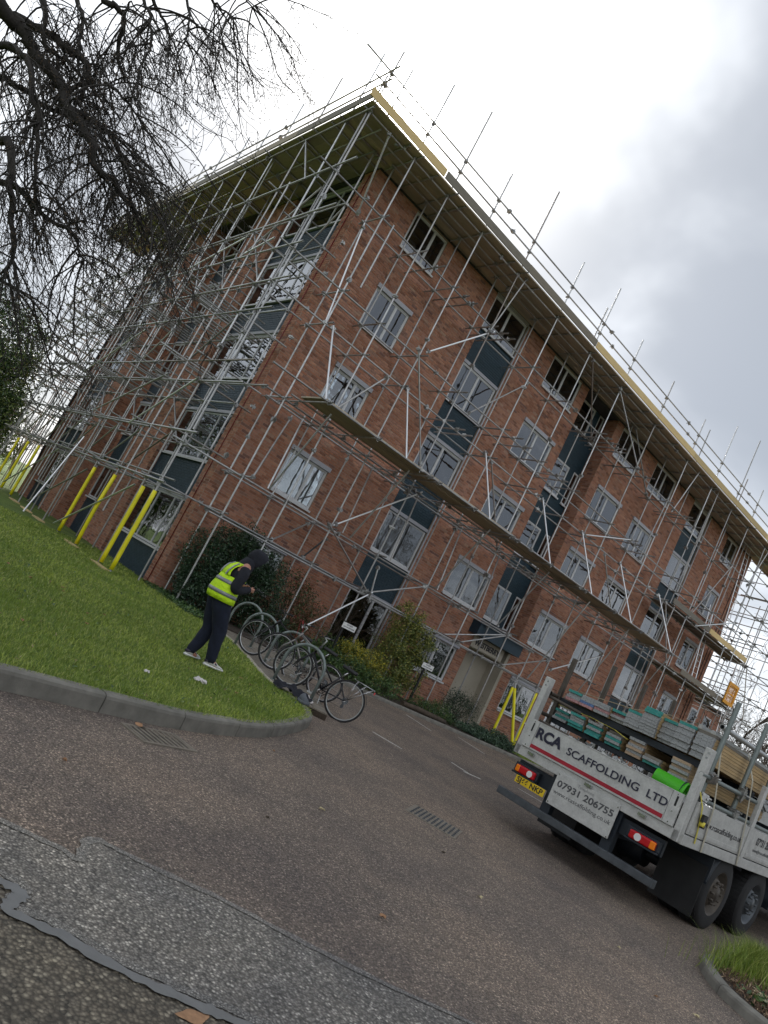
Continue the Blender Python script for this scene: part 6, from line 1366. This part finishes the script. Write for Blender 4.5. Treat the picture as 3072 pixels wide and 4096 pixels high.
rag('dark_jacket', 'dark jacket dropped on the kerb tip beside the front bicycle wheel', 'jacket', (-.78, -8.40, ZL+.015), 'hoodie', sx=.34, sy=.20, h_=.16, seed=2, rz=-.9)
rag('pale_lining', 'light grey fabric showing under the dropped dark jacket', 'cloth', (-.50, -8.45, ZL-.0), 'glove_white', sx=.12, sy=.08, h_=.10, seed=11, rz=-.5)
bn = thing('beanie_hat', 'grey knitted beanie hat lying on the kerb next to the dropped jacket', 'hat', (-.86, -8.88, ZL+.02), 1.0); b = MB(); b.loft([[Vector((r_*1.5*math.cos(a), r_*math.sin(a), max(0, z+.03*math.sin(a)))) for a in [2*math.pi*j/20 for j in range(20)]] for z, r_ in ((0, .08), (.03, .092), (.065, .085), (.10, .06), (.115, .02))], 0, True); b.build('crown', 'grey_wool', bn); b = MB(); b.loft([[Vector((r_*1.5*math.cos(a), r_*math.sin(a), z)) for a in [2*math.pi*j/20 for j in range(20)]] for z, r_ in ((.0, .09), (.005, .104), (.04, .103), (.045, .09))], 0, True); b.build('cuff', 'grey_wool', bn)
# drain grate: frame and bars
dg = thing('drain_grate', 'slotted iron drain grate in the gutter under the lawn kerb', 'grate', (-4.64, -12.33, zroad(-12.3)+.004), .28); gw, gd = .30, .17
b = MB(); b.box((-gw, -gd, -.05), (gw, -gd+.03, .006)); b.box((-gw, gd-.03, -.05), (gw, gd, .006)); b.box((-gw, -gd+.03, -.05), (-gw+.03, gd-.03, .006)); b.box((gw-.03, -gd+.03, -.05), (gw, gd-.03, .006)); b.build('frame', 'grate_light', dg)
for k in range(9): x = -gw+.05+k*.061; b = MB(); b.box((x, -gd+.03, -.05), (x+.027, gd-.03, .004)); b.build('bar', 'grate_light', dg)
b = MB(); b.box((-gw+.03, -gd+.03, -.004), (gw-.03, gd-.03, -.0035)); b.build('gully', 'black', dg)
# manhole with chequered lugs
mh = thing('manhole_cover', 'square iron manhole cover sunk in the drive in front of the lorry', 'manhole', (-1.10, -12.27, zroad(-12.27)+.005), .6)
b = MB(); b.box((-.30, -.30, -.03), (.30, .30, .004)); b.build('frame', 'grate_light', mh); b = MB()
for i in range(11):
    for j in range(11): x, y = -.26+i*.05, -.26+j*.05; b.box((x-.014, y-.006, .0045), (x+.014, y+.006, .012)) if (i+j) % 2 else b.box((x-.006, y-.014, .0045), (x+.006, y+.014, .012))
b.build('raised_lugs', 'steel_dark', mh); stuff(mh.children[-1])
# small signs on black posts
for (x, y, z, post, lab) in ((4.72, -1.90, 1.15, (4.55, -1.90), 'small white notice on a black post in the bed behind the bicycles'), (8.03, -1.90, 1.14, (7.96, -1.90), 'small white notice on a black post below the variegated bush')):
    t = thing('notice_sign', lab, 'sign', (x, y, ZL)); b = MB(); b.box((-.24, -.02, z-ZL-.075), (.24, -.008, z-ZL+.085)); pl_ = b.build('plate', 'white_paint', t)
    b = MB(); b.box((post[0]-x-.03, -.006, -.15), (post[0]-x+.03, .04, z-ZL+.12)); b.build('post', 'black', t)
    text_obj('DO NOT', .055, pl_, 'steel_dark', (0, -.0225, z-ZL+.025), (1, 0, 0), (0, 0, 1), align='CENTER', weight=.0008); text_obj('park over the footpath', .05, pl_, 'steel_dark', (0, -.0225, z-ZL-.035), (1, 0, 0), (0, 0, 1), align='CENTER', weight=.0006, sx=.85)
# fallen leaves
def dleaf(x, y, z, s_, lab, mat='leaf_litter', grp='fallen leaves on the drive'):
    b = MB(); n = 10; P = [Vector((0, 0, .006))]
    for j in range(n): a = 2*math.pi*j/n; r_ = s_*(1 if j % 2 else .55)*random.uniform(.8, 1.1); P.append(Vector((r_*math.cos(a), r_*.7*math.sin(a), .004+random.random()*.02)))
    b.add(P, [(0, 1+j, 1+(j+1) % n) for j in range(n)], 0, .5); o = b.build('fallen_leaf', mat, None, (x, y, z)); o.rotation_euler = (0, 0, random.random()*6); tag(o, lab, 'leaf', grp)
for x, y, s_, lab, mt_ in ((-4.78, -12.2, .07, 'brown curled leaf caught on the drain grate', 'leaf_litter'), (-3.29, -12.96, .035, 'small pale leaf in the middle of the drive', 'leaf_pale'), (-4.2, -13.48, .03, 'tiny dark leaf nearest the centre of the drive', 'bark_brown'), (-3.95, -14.62, .04, 'brown leaf below the pale one on the drive', 'leaf_litter'), (-2.25, -14.0, .035, 'pale leaf beside the centre of the drive', 'leaf_pale'), (-1.9, -13.2, .03, 'dark leaf near the manhole cover', 'bark_brown'),
    (-.6, -14.4, .03, 'pale leaf between lorry wheel and curved kerb', 'leaf_pale'), (-.9, -15.3, .035, 'yellow leaf beside the curved kerb', 'leaf_pale'), (-1.2, -15.1, .03, 'brown leaf nearest the curved kerb', 'leaf_litter'), (-5.75, -13.4, .03, 'brown leaf above the notch of the tarmac patch', 'leaf_litter'), (-3.0, -11.6, .025, 'small brown leaf near the lawn kerb', 'leaf_litter')):
    dleaf(x, y, zroad(y)+.004, s_, lab, mt_)
for i in range(16):
    x, y = random.uniform(-6.2, -1.6), random.uniform(-11.6, -6); 
    if in_poly(np.array([x]), np.array([y]), lawn_poly)[0]: dleaf(x, y, ZL+.03, random.uniform(.025, .05), 'brown leaf lying on the mown lawn', 'leaf_litter', 'fallen leaves on the lawn')
struct(ngon('red_patch', [(-5.80+.07*math.cos(a)*(1+.2*math.sin(3*a)), -15.60+.035*math.sin(a)*(1+.25*math.cos(4*a))) for a in np.linspace(0, 6.0, 18)], lambda y: zroad(y)+.0085, 'leaf_litter'), 'worn pinkish patch in the dark tarmac')
# rough bits round the wall foot
n = 2600; x = rng.uniform(-.35, .6, n); y = rng.uniform(-3.2, -.1, n); stuff(tag(leaf_mesh('weeds', np.stack([x, y, np.full(n, ZL+.03)+.05*rng.random(n)], 1), .07, 'leaf_mid', None, asp=.4), 'low weeds round the corner of the brick wall', 'weeds'))
